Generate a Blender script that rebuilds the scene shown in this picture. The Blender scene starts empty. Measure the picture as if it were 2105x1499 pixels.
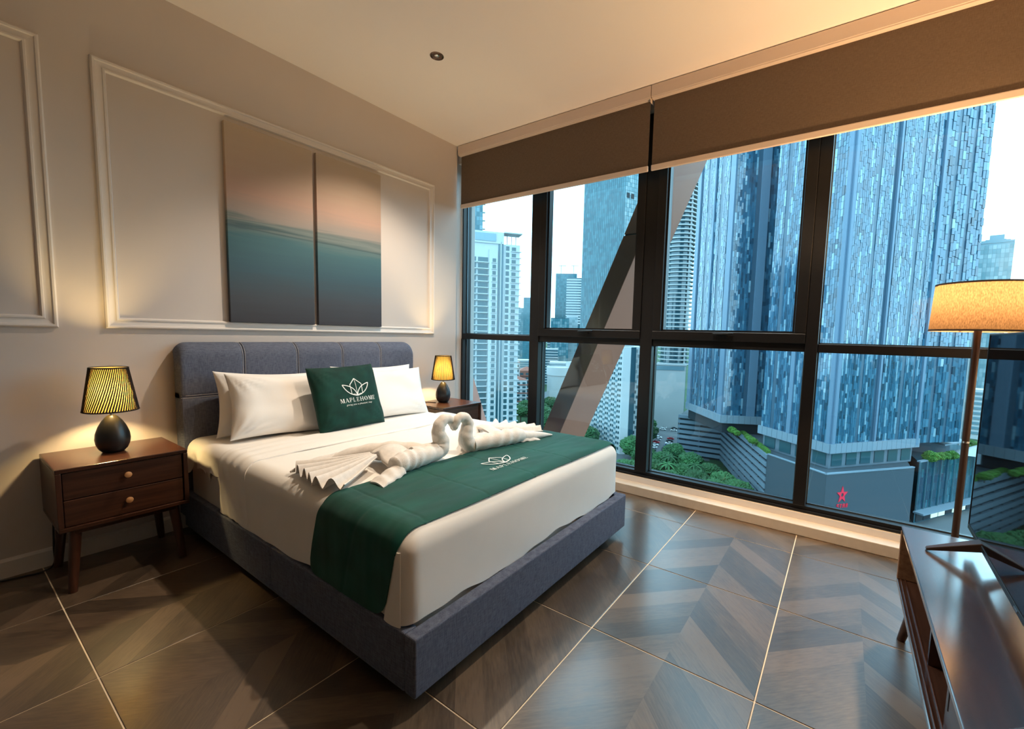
import bpy, bmesh, math, random
from mathutils import Vector, Matrix, noise

random.seed(7)
R = math.radians
scene = bpy.context.scene
col = scene.collection

# ------------------------------------------------------------------ camera
cam_d = bpy.data.cameras.new('camera')
cam = bpy.data.objects.new('camera', cam_d)
col.objects.link(cam)
scene.camera = cam
CAM = Vector((0.0, 0.0, 1.168))
yaw, pit, rol = R(55.22487956), R(4.99180823), R(1.47150404)
fw = Vector((math.sin(yaw) * math.cos(pit), math.cos(yaw) * math.cos(pit), -math.sin(pit)))
rt = fw.cross(Vector((0, 0, 1))).normalized()
up = rt.cross(fw)
r2 = rt * math.cos(rol) + up * math.sin(rol)
u2 = -rt * math.sin(rol) + up * math.cos(rol)
mw = Matrix((r2, u2, -fw)).transposed().to_4x4()
mw.translation = CAM
cam.matrix_world = mw
cam_d.sensor_fit = 'HORIZONTAL'
cam_d.sensor_width = 36.0
cam_d.lens = 36.0 * 891.714 / 2105.0
cam_d.shift_x = (1052.5 - 1114.80) / 2105.0
cam_d.shift_y = (764.13 - 749.5) / 2105.0
cam_d.clip_start = 0.02
cam_d.clip_end = 8000

# ------------------------------------------------------------------ world and light
SKY = 6.4
world = bpy.data.worlds.new('overcast_sky')
scene.world = world
world.use_nodes = True
wn = world.node_tree
bg = wn.nodes['Background']
bg.inputs['Color'].default_value = (0.97, 0.985, 1.0, 1)
bg.inputs['Strength'].default_value = SKY

vs = scene.view_settings
scene.display_settings.display_device = 'sRGB'
vs.view_transform = 'Standard'
vs.look = 'None'
vs.exposure = 0.0
vs.gamma = 1.0
vs.use_curve_mapping = False
cy = scene.cycles
cy.max_bounces = 9
cy.diffuse_bounces = 5
cy.glossy_bounces = 4
cy.transmission_bounces = 6
cy.transparent_max_bounces = 14
cy.caustics_reflective = False
cy.caustics_refractive = False

WARM = (1.0, 0.66, 0.36)
P_DOWN = 150.0      # ceiling downlights
P_TABLE = 20.0      # bedside lamps
P_FLOOR = 125.0     # floor lamp

pl = bpy.data.lights.new('window_portal', 'AREA')
pl.shape = 'RECTANGLE'
pl.size = 3.8
pl.size_y = 2.7
pl.cycles.is_portal = True
po = bpy.data.objects.new('window_portal', pl)
po.location = (3.12, 1.22, 1.45)
po.rotation_euler = (0, R(90), 0)      # -Z of the lamp looks towards -X, into the room
po.rotation_euler = Vector((-1, 0, 0)).to_track_quat('-Z', 'Z').to_euler()
col.objects.link(po)

# ------------------------------------------------------------------ materials
MATS = {}


def nodes_of(m):
    nt = m.node_tree
    return nt, nt.nodes, nt.links, nt.nodes['Principled BSDF']


def mat(name, color, rough=0.6, spec=0.5, metal=0.0, noise_amt=0.0, noise_scale=8.0, bump=0.0,
        bump_scale=200.0, stretch=None, sheen=0.0, coat=0.0, emit=None, emit_s=0.0, rnd=0.0):
    m = bpy.data.materials.new(name)
    m.use_nodes = True
    nt, N, L, b = nodes_of(m)
    b.inputs['Base Color'].default_value = (*color, 1)
    b.inputs['Roughness'].default_value = rough
    b.inputs['Specular IOR Level'].default_value = spec
    b.inputs['Metallic'].default_value = metal
    b.inputs['Sheen Weight'].default_value = sheen
    b.inputs['Coat Weight'].default_value = coat
    if emit:
        b.inputs['Emission Color'].default_value = (*emit, 1)
        b.inputs['Emission Strength'].default_value = emit_s
    tc = mp = None
    if noise_amt or bump:
        tc = N.new('ShaderNodeTexCoord')
        mp = N.new('ShaderNodeMapping')
        if stretch:
            mp.inputs['Scale'].default_value = stretch
        L.new(tc.outputs['Object'], mp.inputs['Vector'])
    fac = None
    if noise_amt:
        t = N.new('ShaderNodeTexNoise')
        t.inputs['Scale'].default_value = noise_scale
        t.inputs['Detail'].default_value = 6
        L.new(mp.outputs['Vector'], t.inputs['Vector'])
        mr = N.new('ShaderNodeMapRange')
        mr.inputs['From Min'].default_value = 0.3
        mr.inputs['From Max'].default_value = 0.7
        mr.inputs['To Min'].default_value = 1 - noise_amt
        mr.inputs['To Max'].default_value = 1 + noise_amt
        L.new(t.outputs['Fac'], mr.inputs['Value'])
        fac = mr.outputs['Result']
    if rnd:
        oi = N.new('ShaderNodeObjectInfo')
        mr2 = N.new('ShaderNodeMapRange')
        mr2.inputs['To Min'].default_value = 1 - rnd
        mr2.inputs['To Max'].default_value = 1 + rnd
        L.new(oi.outputs['Random'], mr2.inputs['Value'])
        if fac is None:
            fac = mr2.outputs['Result']
        else:
            mu = N.new('ShaderNodeMath')
            mu.operation = 'MULTIPLY'
            L.new(fac, mu.inputs[0])
            L.new(mr2.outputs['Result'], mu.inputs[1])
            fac = mu.outputs[0]
    if fac is not None:
        vm = N.new('ShaderNodeVectorMath')
        vm.operation = 'SCALE'
        vm.inputs[0].default_value = color
        L.new(fac, vm.inputs['Scale'])
        L.new(vm.outputs[0], b.inputs['Base Color'])
    if bump:
        t2 = N.new('ShaderNodeTexNoise')
        t2.inputs['Scale'].default_value = bump_scale
        t2.inputs['Detail'].default_value = 3
        L.new(mp.outputs['Vector'], t2.inputs['Vector'])
        bp = N.new('ShaderNodeBump')
        bp.inputs['Strength'].default_value = bump
        bp.inputs['Distance'].default_value = 0.002
        L.new(t2.outputs['Fac'], bp.inputs['Height'])
        L.new(bp.outputs['Normal'], b.inputs['Normal'])
    MATS[name] = m
    return m


def wood(name, dark, light, rough, axis='X', scale=1.0):
    m = mat(name, light, rough, 0.45)
    nt, N, L, b = nodes_of(m)
    tc = N.new('ShaderNodeTexCoord')
    mp = N.new('ShaderNodeMapping')
    s = [34.0 * scale] * 3
    s['XYZ'.index(axis)] = 2.2 * scale
    mp.inputs['Scale'].default_value = s
    L.new(tc.outputs['Object'], mp.inputs['Vector'])
    t = N.new('ShaderNodeTexNoise')
    t.inputs['Scale'].default_value = 1.6
    t.inputs['Detail'].default_value = 7
    t.inputs['Distortion'].default_value = 0.6
    L.new(mp.outputs['Vector'], t.inputs['Vector'])
    cr = N.new('ShaderNodeValToRGB')
    cr.color_ramp.elements[0].position = 0.32
    cr.color_ramp.elements[0].color = (*dark, 1)
    cr.color_ramp.elements[1].position = 0.7
    cr.color_ramp.elements[1].color = (*light, 1)
    L.new(t.outputs['Fac'], cr.inputs['Fac'])
    L.new(cr.outputs['Color'], b.inputs['Base Color'])
    bp = N.new('ShaderNodeBump')
    bp.inputs['Strength'].default_value = 0.08
    bp.inputs['Distance'].default_value = 0.001
    L.new(t.outputs['Fac'], bp.inputs['Height'])
    L.new(bp.outputs['Normal'], b.inputs['Normal'])
    return m


def weave(name, color, color2, scale=420.0, rough=0.9, bump=0.3, stretch=(1, 1, 1)):
    """two-tone woven cloth"""
    m = mat(name, color, rough, 0.2)
    nt, N, L, b = nodes_of(m)
    tc = N.new('ShaderNodeTexCoord')
    outs = []
    for st in ((1.0, 1.0, 0.09), (0.09, 0.09, 1.0)):
        mp = N.new('ShaderNodeMapping')
        mp.inputs['Scale'].default_value = tuple(a * c for a, c in zip(st, stretch))
        L.new(tc.outputs['Object'], mp.inputs['Vector'])
        t = N.new('ShaderNodeTexNoise')
        t.inputs['Scale'].default_value = scale
        t.inputs['Detail'].default_value = 2
        L.new(mp.outputs['Vector'], t.inputs['Vector'])
        outs.append(t.outputs['Fac'])
    mx = N.new('ShaderNodeMath')
    mx.operation = 'ADD'
    L.new(outs[0], mx.inputs[0])
    L.new(outs[1], mx.inputs[1])
    mr = N.new('ShaderNodeMapRange')
    mr.inputs['From Min'].default_value = 0.75
    mr.inputs['From Max'].default_value = 1.25
    L.new(mx.outputs[0], mr.inputs['Value'])
    mix = N.new('ShaderNodeMixRGB')
    mix.inputs['Color1'].default_value = (*color, 1)
    mix.inputs['Color2'].default_value = (*color2, 1)
    L.new(mr.outputs['Result'], mix.inputs['Fac'])
    L.new(mix.outputs['Color'], b.inputs['Base Color'])
    bp = N.new('ShaderNodeBump')
    bp.inputs['Strength'].default_value = bump
    bp.inputs['Distance'].default_value = 0.001
    L.new(mx.outputs[0], bp.inputs['Height'])
    L.new(bp.outputs['Normal'], b.inputs['Normal'])
    return m


def chevron_tile(name):
    """wood-look porcelain with printed chevron planks, one V across each tile"""
    m = mat(name, (0.08, 0.055, 0.035), 0.28, 0.75)
    nt, N, L, b = nodes_of(m)
    g = N.new('ShaderNodeNewGeometry')
    sp = N.new('ShaderNodeSeparateXYZ')
    L.new(g.outputs['Position'], sp.inputs[0])

    def mth(op, a, b_=None, c=None):
        n = N.new('ShaderNodeMath')
        n.operation = op
        for i, v in enumerate((a, b_, c)):
            if v is None:
                continue
            if isinstance(v, (int, float)):
                n.inputs[i].default_value = v
            else:
                L.new(v, n.inputs[i])
        return n.outputs[0]
    X, Y = sp.outputs['X'], sp.outputs['Y']
    row = mth('DIVIDE', mth('SUBTRACT', Y, 0.159), 0.5945)
    fr = mth('SUBTRACT', mth('FRACT', row), 0.5)
    ady = mth('MULTIPLY', mth('ABSOLUTE', fr), 0.5945)
    side = mth('SIGN', fr)
    p = mth('ADD', X, ady)
    l = mth('SUBTRACT', ady, X)
    pid = mth('FLOOR', mth('DIVIDE', p, 0.128))
    cb = N.new('ShaderNodeCombineXYZ')
    L.new(pid, cb.inputs[0])
    L.new(mth('FLOOR', row), cb.inputs[1])
    L.new(side, cb.inputs[2])
    wnz = N.new('ShaderNodeTexWhiteNoise')
    wnz.noise_dimensions = '3D'
    L.new(cb.outputs[0], wnz.inputs['Vector'])
    cg = N.new('ShaderNodeCombineXYZ')
    L.new(mth('MULTIPLY', l, 9.0), cg.inputs[0])
    L.new(mth('MULTIPLY', p, 70.0), cg.inputs[1])
    L.new(mth('ADD', mth('MULTIPLY', wnz.outputs['Value'], 37.0), side), cg.inputs[2])
    t = N.new('ShaderNodeTexNoise')
    t.inputs['Scale'].default_value = 1.5
    t.inputs['Detail'].default_value = 8
    t.inputs['Roughness'].default_value = 0.62
    L.new(cg.outputs[0], t.inputs['Vector'])
    big = N.new('ShaderNodeTexNoise')
    big.inputs['Scale'].default_value = 5.0
    big.inputs['Detail'].default_value = 3
    L.new(g.outputs['Position'], big.inputs['Vector'])
    v = mth('ADD', mth('MULTIPLY', wnz.outputs['Value'], 0.40), mth('MULTIPLY', t.outputs['Fac'], 0.66))
    v = mth('ADD', v, mth('MULTIPLY', big.outputs['Fac'], 0.35))
    cr = N.new('ShaderNodeValToRGB')
    e = cr.color_ramp.elements
    e[0].position = 0.30
    e[0].color = (0.026, 0.0185, 0.0135, 1)
    e[1].position = 0.90
    e[1].color = (0.135, 0.092, 0.060, 1)
    mid = e.new(0.58)
    mid.color = (0.063, 0.043, 0.029, 1)
    L.new(v, cr.inputs['Fac'])
    L.new(cr.outputs['Color'], b.inputs['Base Color'])
    bp = N.new('ShaderNodeBump')
    bp.inputs['Strength'].default_value = 0.022
    bp.inputs['Distance'].default_value = 0.002
    L.new(t.outputs['Fac'], bp.inputs['Height'])
    L.new(bp.outputs['Normal'], b.inputs['Normal'])
    rr = N.new('ShaderNodeMapRange')
    rr.inputs['From Min'].default_value = 0.3
    rr.inputs['From Max'].default_value = 0.7
    rr.inputs['To Min'].default_value = 0.30
    rr.inputs['To Max'].default_value = 0.38
    L.new(t.outputs['Fac'], rr.inputs['Value'])
    L.new(rr.outputs['Result'], b.inputs['Roughness'])
    b.inputs['Coat Weight'].default_value = 0.55
    b.inputs['Coat Roughness'].default_value = 0.20
    b.inputs['Coat IOR'].default_value = 1.6
    return m


def glass_mat(name, tint, refl=0.05):
    m = bpy.data.materials.new(name)
    m.use_nodes = True
    nt = m.node_tree
    N, L = nt.nodes, nt.links
    N.clear()
    o = N.new('ShaderNodeOutputMaterial')
    tr = N.new('ShaderNodeBsdfTransparent')
    tr.inputs['Color'].default_value = (*tint, 1)
    gl = N.new('ShaderNodeBsdfGlossy')
    gl.inputs['Roughness'].default_value = 0.0
    lw = N.new('ShaderNodeLayerWeight')
    lw.inputs['Blend'].default_value = 0.5
    pw = N.new('ShaderNodeMath')
    pw.operation = 'POWER'
    pw.inputs[1].default_value = 5.0
    L.new(lw.outputs['Facing'], pw.inputs[0])
    ma = N.new('ShaderNodeMath')
    ma.operation = 'MULTIPLY_ADD'
    ma.inputs[1].default_value = 0.9
    ma.inputs[2].default_value = refl
    L.new(pw.outputs[0], ma.inputs[0])
    mx = N.new('ShaderNodeMixShader')
    L.new(ma.outputs[0], mx.inputs[0])
    L.new(tr.outputs[0], mx.inputs[1])
    L.new(gl.outputs[0], mx.inputs[2])
    L.new(mx.outputs[0], o.inputs['Surface'])
    MATS[name] = m
    return m


def translucent(name, color, trans=0.6, rough=0.8, noise_amt=0.0, noise_scale=150.0, stretch=(1, 1, 1)):
    m = bpy.data.materials.new(name)
    m.use_nodes = True
    nt = m.node_tree
    N, L = nt.nodes, nt.links
    N.clear()
    o = N.new('ShaderNodeOutputMaterial')
    df = N.new('ShaderNodeBsdfDiffuse')
    tl = N.new('ShaderNodeBsdfTranslucent')
    mx = N.new('ShaderNodeMixShader')
    mx.inputs[0].default_value = trans
    for s in (df, tl):
        s.inputs['Color'].default_value = (*color, 1)
    if noise_amt:
        tc = N.new('ShaderNodeTexCoord')
        mp = N.new('ShaderNodeMapping')
        mp.inputs['Scale'].default_value = stretch
        L.new(tc.outputs['Object'], mp.inputs['Vector'])
        t = N.new('ShaderNodeTexNoise')
        t.inputs['Scale'].default_value = noise_scale
        t.inputs['Detail'].default_value = 3
        L.new(mp.outputs['Vector'], t.inputs['Vector'])
        mr = N.new('ShaderNodeMapRange')
        mr.inputs['From Min'].default_value = 0.3
        mr.inputs['From Max'].default_value = 0.7
        mr.inputs['To Min'].default_value = 1 - noise_amt
        mr.inputs['To Max'].default_value = 1 + noise_amt * 0.4
        L.new(t.outputs['Fac'], mr.inputs['Value'])
        vm = N.new('ShaderNodeVectorMath')
        vm.operation = 'SCALE'
        vm.inputs[0].default_value = color
        L.new(mr.outputs['Result'], vm.inputs['Scale'])
        for s in (df, tl):
            L.new(vm.outputs[0], s.inputs['Color'])
    L.new(df.outputs[0], mx.inputs[1])
    L.new(tl.outputs[0], mx.inputs[2])
    L.new(mx.outputs[0], o.inputs['Surface'])
    MATS[name] = m
    return m


def art_mat(name, seed):
    """blurred seascape print: beige sky, pink haze, slate horizon, teal water"""
    m = mat(name, (0.4, 0.35, 0.3), 0.75, 0.2)
    nt, N, L, b = nodes_of(m)
    tc = N.new('ShaderNodeTexCoord')
    mp = N.new('ShaderNodeMapping')
    mp.inputs['Scale'].default_value = (0.55, 1, 9.0)
    mp.inputs['Location'].default_value = (seed, 0, seed * 0.7)
    mp.inputs['Rotation'].default_value = (0, R(2.0), 0)
    L.new(tc.outputs['Object'], mp.inputs['Vector'])
    t = N.new('ShaderNodeTexNoise')
    t.inputs['Scale'].default_value = 3.0
    t.inputs['Detail'].default_value = 6
    t.inputs['Distortion'].default_value = 0.4
    L.new(mp.outputs['Vector'], t.inputs['Vector'])
    sp = N.new('ShaderNodeSeparateXYZ')
    L.new(tc.outputs['Object'], sp.inputs[0])
    ma = N.new('ShaderNodeMath')
    ma.operation = 'MULTIPLY_ADD'
    ma.inputs[1].default_value = 0.10
    L.new(t.outputs['Fac'], ma.inputs[0])
    zz = N.new('ShaderNodeMath')
    zz.operation = 'DIVIDE'
    zz.inputs[1].default_value = 1.161
    L.new(sp.outputs['Z'], zz.inputs[0])
    L.new(zz.outputs[0], ma.inputs[2])
    sb = N.new('ShaderNodeMath')
    sb.operation = 'SUBTRACT'
    sb.inputs[1].default_value = 0.05
    L.new(ma.outputs[0], sb.inputs[0])
    cr = N.new('ShaderNodeValToRGB')
    e = cr.color_ramp.elements
    stops = [(0.0, (0.050, 0.052, 0.064)), (0.13, (0.060, 0.072, 0.090)), (0.30, (0.050, 0.105, 0.140)),
             (0.44, (0.060, 0.140, 0.170)), (0.475, (0.10, 0.165, 0.18)), (0.49, (0.060, 0.105, 0.120)),
             (0.515, (0.17, 0.21, 0.21)), (0.535, (0.13, 0.165, 0.17)), (0.56, (0.27, 0.25, 0.235)),
             (0.68, (0.43, 0.29, 0.235)), (0.80, (0.44, 0.325, 0.25)), (1.0, (0.47, 0.385, 0.30))]
    e[0].position, e[0].color = stops[0][0], (*stops[0][1], 1)
    e[1].position, e[1].color = stops[-1][0], (*stops[-1][1], 1)
    for p, c in stops[1:-1]:
        k = e.new(p)
        k.color = (*c, 1)
    L.new(sb.outputs[0], cr.inputs['Fac'])
    L.new(cr.outputs['Color'], b.inputs['Base Color'])
    return m


mat('wall_paint', (0.590, 0.540, 0.515), 0.75, 0.3, bump=0.05, bump_scale=300)
mat('trim_paint', (0.70, 0.655, 0.63), 0.5, 0.4)
mat('ceiling_paint', (0.88, 0.82, 0.785), 0.85, 0.2)
mat('grout', (0.78, 0.66, 0.50), 0.8, 0.2)
chevron_tile('tile')
mat('sill_stone', (0.62, 0.54, 0.45), 0.35, 0.5, noise_amt=0.05, noise_scale=20)
mat('frame_metal', (0.007, 0.0068, 0.008), 0.38, 0.35)
mat('gasket', (0.10, 0.13, 0.15), 0.25, 0.5, metal=0.6)
glass_mat('pane_glass', (0.60, 0.83, 0.93), 0.042)
weave('blind_cloth', (0.125, 0.09, 0.065), (0.165, 0.12, 0.088), 500, 0.9, 0.15)
mat('blind_plastic', (0.70, 0.58, 0.50), 0.4, 0.5)
mat('chrome', (0.75, 0.72, 0.68), 0.18, 0.5, metal=1.0)
mat('bronze', (0.16, 0.10, 0.07), 0.25, 0.5, metal=0.9)
mat('black_metal', (0.02, 0.017, 0.016), 0.35, 0.5)
weave('bed_cloth', (0.074, 0.084, 0.125), (0.145, 0.162, 0.220), 430, 0.92, 0.35)
mat('bed_core', (0.03, 0.03, 0.035), 0.9, 0.2)
mat('stitch', (0.46, 0.45, 0.47), 0.8, 0.2)
mat('white_linen', (0.82, 0.79, 0.75), 0.8, 0.25, noise_amt=0.02, noise_scale=6, bump=0.10, bump_scale=60)
mat('cotton', (0.86, 0.83, 0.80), 0.8, 0.25, bump=0.12, bump_scale=45)
mat('mattress_tick', (0.58, 0.55, 0.52), 0.9, 0.2, bump=0.5, bump_scale=60)
mat('velvet', (0.003, 0.062, 0.048), 0.7, 0.2, noise_amt=0.30, noise_scale=7, bump=0.35, bump_scale=22, sheen=0.08, stretch=(0.35, 1, 1))
mat('velvet_cushion', (0.003, 0.034, 0.026), 0.75, 0.2, noise_amt=0.40, noise_scale=11, bump=0.35, bump_scale=26, sheen=0.06)
mat('print_white', (0.86, 0.86, 0.83), 0.7, 0.2)
mat('terry', (0.78, 0.73, 0.68), 0.95, 0.1, noise_amt=0.06, noise_scale=60, bump=0.9, bump_scale=420, sheen=0.3)
wood('walnut_x', (0.028, 0.010, 0.006), (0.080, 0.029, 0.016), 0.24, 'X')
wood('walnut_z', (0.028, 0.010, 0.006), (0.075, 0.027, 0.015), 0.30, 'Z')
wood('walnut_drawer', (0.032, 0.012, 0.007), (0.080, 0.030, 0.016), 0.32, 'X')
wood('console_wood', (0.030, 0.014, 0.010), (0.060, 0.027, 0.018), 0.20, 'X')
wood('console_side_lit', (0.22, 0.115, 0.065), (0.36, 0.20, 0.115), 0.30, 'X')  # lighter than the console walnut, standing in for room light on the panels
for nm in ('console_wood',):
    q = MATS[nm].node_tree.nodes['Principled BSDF']
    q.inputs['Coat Weight'].default_value = 1.0
    q.inputs['Coat Roughness'].default_value = 0.16
    q.inputs['Coat IOR'].default_value = 1.75
wood('knob_wood', (0.42, 0.19, 0.075), (0.62, 0.31, 0.13), 0.35, 'Z')
mat('lamp_black', (0.012, 0.012, 0.013), 0.33, 0.5)
translucent('shade_lining', (0.165, 0.118, 0.037), 0.5)
mat('shade_pleat', (0.014, 0.010, 0.008), 0.8, 0.2)
translucent('linen_shade', (0.072, 0.045, 0.0245), 0.28, noise_amt=0.4, noise_scale=260, stretch=(1, 1, 0.35))
mat('shade_trim', (0.05, 0.035, 0.025), 0.8, 0.2)
mat('bulb', (1, 0.9, 0.7), 0.5, 0.5, emit=(1.0, 0.72, 0.35), emit_s=14.0)
mat('pole_brown', (0.055, 0.030, 0.022), 0.32, 0.5, metal=0.3)
mat('tv_black', (0.010, 0.011, 0.012), 0.30, 0.5)
mat('tv_screen', (0.004, 0.004, 0.005), 0.02, 0.6)
mat('cord_black', (0.012, 0.012, 0.012), 0.5, 0.4)
mat('paint_warm', (0.64, 0.58, 0.50), 0.8, 0.2)
# outside
mat('cladding', (0.382, 0.124, 0.072), 0.5, 0.4, noise_amt=0.03, noise_scale=3)
mat('ground_grass', (0.032, 0.061, 0.029), 0.95, 0.1, noise_amt=0.35, noise_scale=0.02)
mat('asphalt', (0.093, 0.098, 0.104), 0.9, 0.2)
mat('concrete_pale', (0.347, 0.358, 0.358), 0.8, 0.3, noise_amt=0.05, noise_scale=0.05)
mat('tower_white', (0.382, 0.393, 0.398), 0.7, 0.3)
mat('tower_window', (0.021, 0.061, 0.075), 0.12, 0.5)
mat('tower_glass', (0.017, 0.069, 0.093), 0.12, 0.6)
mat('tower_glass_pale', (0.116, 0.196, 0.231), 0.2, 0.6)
mat('tower_mullion', (0.058, 0.127, 0.156), 0.4, 0.5)
mat('star_core', (0.023, 0.058, 0.093), 0.35, 0.5)
mat('star_fin', (0.087, 0.143, 0.203), 0.4, 0.5)
mat('podium_wall', (0.035, 0.049, 0.061), 0.7, 0.3, noise_amt=0.10, noise_scale=0.12)
mat('podium_band', (0.087, 0.116, 0.141), 0.6, 0.3)
mat('deck_band', (0.105, 0.140, 0.172), 0.6, 0.3)
mat('podium_dark', (0.011, 0.015, 0.020), 0.7, 0.3)
mat('podium_pale', (0.138, 0.179, 0.214), 0.6, 0.3)
mat('shop_glow', (0.810, 0.720, 0.540), 0.5, 0.3, emit=(1.0, 0.85, 0.6), emit_s=0.5)
mat('star_red', (0.675, 0.018, 0.045), 0.5, 0.3)
mat('brick_red', (0.242, 0.093, 0.069), 0.8, 0.2)
mat('beige_stone', (0.266, 0.220, 0.179), 0.8, 0.2)
mat('leaf', (0.021, 0.072, 0.020), 0.7, 0.3, noise_amt=0.5, noise_scale=0.5, rnd=0.3)
mat('leaf_bright', (0.043, 0.116, 0.014), 0.7, 0.3, noise_amt=0.4, noise_scale=0.8, rnd=0.2)
mat('bark', (0.052, 0.040, 0.029), 0.9, 0.1)
mat('hill', (0.069, 0.098, 0.098), 0.95, 0.1)


def panel_mat(name, use_attr, stops=None, ior=1.68):
    m = mat(name, (0.1, 0.25, 0.35), 0.16, 0.6)
    nt, N, L, b = nodes_of(m)
    cr = N.new('ShaderNodeValToRGB')
    cr.color_ramp.interpolation = 'LINEAR'
    e = cr.color_ramp.elements
    e[0].position, e[0].color = 0.0, (0.010, 0.045, 0.085, 1)
    e[1].position, e[1].color = 1.0, (0.55, 0.66, 0.70, 1)
    for p, c in stops or ((0.35, (0.030, 0.125, 0.215)), (0.62, (0.085, 0.235, 0.350)), (0.85, (0.24, 0.40, 0.50))):
        k = e.new(p)
        k.color = (*c, 1)
    if use_attr:
        a = N.new('ShaderNodeAttribute')
        a.attribute_name = 'shade'
        L.new(a.outputs['Fac'], cr.inputs['Fac'])
    else:
        a = N.new('ShaderNodeAttribute')
        a.attribute_type = 'OBJECT'
        a.attribute_name = 'shade'
        L.new(a.outputs['Fac'], cr.inputs['Fac'])
    sc_ = N.new('ShaderNodeVectorMath')
    sc_.operation = 'SCALE'
    sc_.inputs['Scale'].default_value = 0.60
    L.new(cr.outputs['Color'], sc_.inputs[0])
    L.new(sc_.outputs[0], b.inputs['Base Color'])
    b.inputs['IOR'].default_value = ior
    b.inputs['Roughness'].default_value = 0.10
    return m


for nm in ('tower_window', 'tower_glass', 'tower_glass_pale', 'star_core'):
    MATS[nm].node_tree.nodes['Principled BSDF'].inputs['IOR'].default_value = 1.6
panel_mat('star_panel', False)
panel_mat('star_panels_joined', True)
panel_mat('curtain_panel', True, ((0.35, (0.020, 0.130, 0.170)), (0.62, (0.075, 0.23, 0.28)), (0.85, (0.30, 0.42, 0.46))), 1.45)

# ------------------------------------------------------------------ mesh helpers
ORG = {}


class MB:
    def __init__(self):
        self.v, self.f, self.mi, self.attr = [], [], [], []

    def add(self, verts, faces, mi=0, attr=None):
        o = len(self.v)
        self.v += [tuple(p) for p in verts]
        for f in faces:
            self.f.append(tuple(i + o for i in f))
            self.mi.append(mi)
            if attr is not None:
                self.attr.append(attr)
        return self

    def box(self, x0, x1, y0, y1, z0, z1, mi=0, attr=None):
        if x0 > x1: x0, x1 = x1, x0
        if y0 > y1: y0, y1 = y1, y0
        if z0 > z1: z0, z1 = z1, z0
        v = [(x0, y0, z0), (x1, y0, z0), (x1, y1, z0), (x0, y1, z0), (x0, y0, z1), (x1, y0, z1), (x1, y1, z1), (x0, y1, z1)]
        return self.hexa(v, mi, attr)

    def hexa(self, v, mi=0, attr=None):
        return self.add(v, [(3, 2, 1, 0), (4, 5, 6, 7), (0, 1, 5, 4), (1, 2, 6, 5), (2, 3, 7, 6), (3, 0, 4, 7)], mi, attr)

    def prism(self, poly, z0, z1, mi=0):
        n = len(poly)
        v = [(x, y, z0) for x, y in poly] + [(x, y, z1) for x, y in poly]
        f = [tuple(range(n - 1, -1, -1)), tuple(range(n, 2 * n))]
        f += [(i, (i + 1) % n, n + (i + 1) % n, n + i) for i in range(n)]
        return self.add(v, f, mi)

    def lathe(self, prof, c=(0, 0, 0), n=32, mi=0, cap=True):
        v, f = [], []
        for r, z in prof:
            for k in range(n):
                a = 2 * math.pi * k / n
                v.append((c[0] + r * math.cos(a), c[1] + r * math.sin(a), c[2] + z))
        for i in range(len(prof) - 1):
            for k in range(n):
                k2 = (k + 1) % n
                f.append((i * n + k, i * n + k2, (i + 1) * n + k2, (i + 1) * n + k))
        if cap:
            f.append(tuple(range(n - 1, -1, -1)))
            f.append(tuple((len(prof) - 1) * n + k for k in range(n)))
        return self.add(v, f, mi)

    def tube(self, path, radii, n=12, mi=0, cap=True, ridge=0.0, ridge_n=0):
        path = [Vector(p) for p in path]
        if isinstance(radii, (int, float)):
            radii = [radii] * len(path)
        v, f = [], []
        ref = None
        for i, p in enumerate(path):
            a = path[max(i - 1, 0)]
            b = path[min(i + 1, len(path) - 1)]
            t = (b - a).normalized()
            if ref is None:
                ref = t.orthogonal().normalized()
            ref = (ref - t * ref.dot(t)).normalized()
            s = t.cross(ref)
            for k in range(n):
                an = 2 * math.pi * k / n
                rr = radii[i]
                if ridge:
                    rr *= 1 + ridge * math.sin(ridge_n * i / len(path) * 2 * math.pi + an)
                v.append(p + (ref * math.cos(an) + s * math.sin(an)) * rr)
        m = len(path)
        for i in range(m - 1):
            for k in range(n):
                k2 = (k + 1) % n
                f.append((i * n + k, i * n + k2, (i + 1) * n + k2, (i + 1) * n + k))
        if cap:
            f.append(tuple(range(n - 1, -1, -1)))
            f.append(tuple((m - 1) * n + k for k in range(n)))
        return self.add(v, f, mi)

    def sheet(self, fn, us, vs_, th=None, mi=0):
        """surface fn(u,v)->(point); th: offset vector or callable for a back side, closed round the rim"""
        nu, nv = len(us), len(vs_)
        P = [[Vector(fn(u, w)) for w in vs_] for u in us]
        v = [P[i][j] for i in range(nu) for j in range(nv)]
        f = [(i * nv + j, (i + 1) * nv + j, (i + 1) * nv + j + 1, i * nv + j + 1) for i in range(nu - 1) for j in range(nv - 1)]
        if th is not None:
            o = len(v)
            if callable(th):
                v += [P[i][j] + Vector(th(us[i], vs_[j])) for i in range(nu) for j in range(nv)]
            elif isinstance(th, (int, float)):
                for i in range(nu):
                    for j in range(nv):
                        a = P[min(i + 1, nu - 1)][j] - P[max(i - 1, 0)][j]
                        b = P[i][min(j + 1, nv - 1)] - P[i][max(j - 1, 0)]
                        nrm = a.cross(b)
                        nrm = nrm.normalized() if nrm.length > 1e-12 else Vector((0, 0, 1))
                        v.append(P[i][j] - nrm * th)
            else:
                v += [P[i][j] + Vector(th) for i in range(nu) for j in range(nv)]
            f += [tuple(o + k for k in reversed(q)) for q in f[:]]
            rim = [(i, 0) for i in range(nu)] + [(nu - 1, j) for j in range(1, nv)] + \
                  [(i, nv - 1) for i in range(nu - 2, -1, -1)] + [(0, j) for j in range(nv - 2, 0, -1)]
            ids = [i * nv + j for i, j in rim]
            for a, b in zip(ids, ids[1:] + ids[:1]):
                f.append((b, a, o + a, o + b))
        return self.add(v, f, mi)

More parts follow.
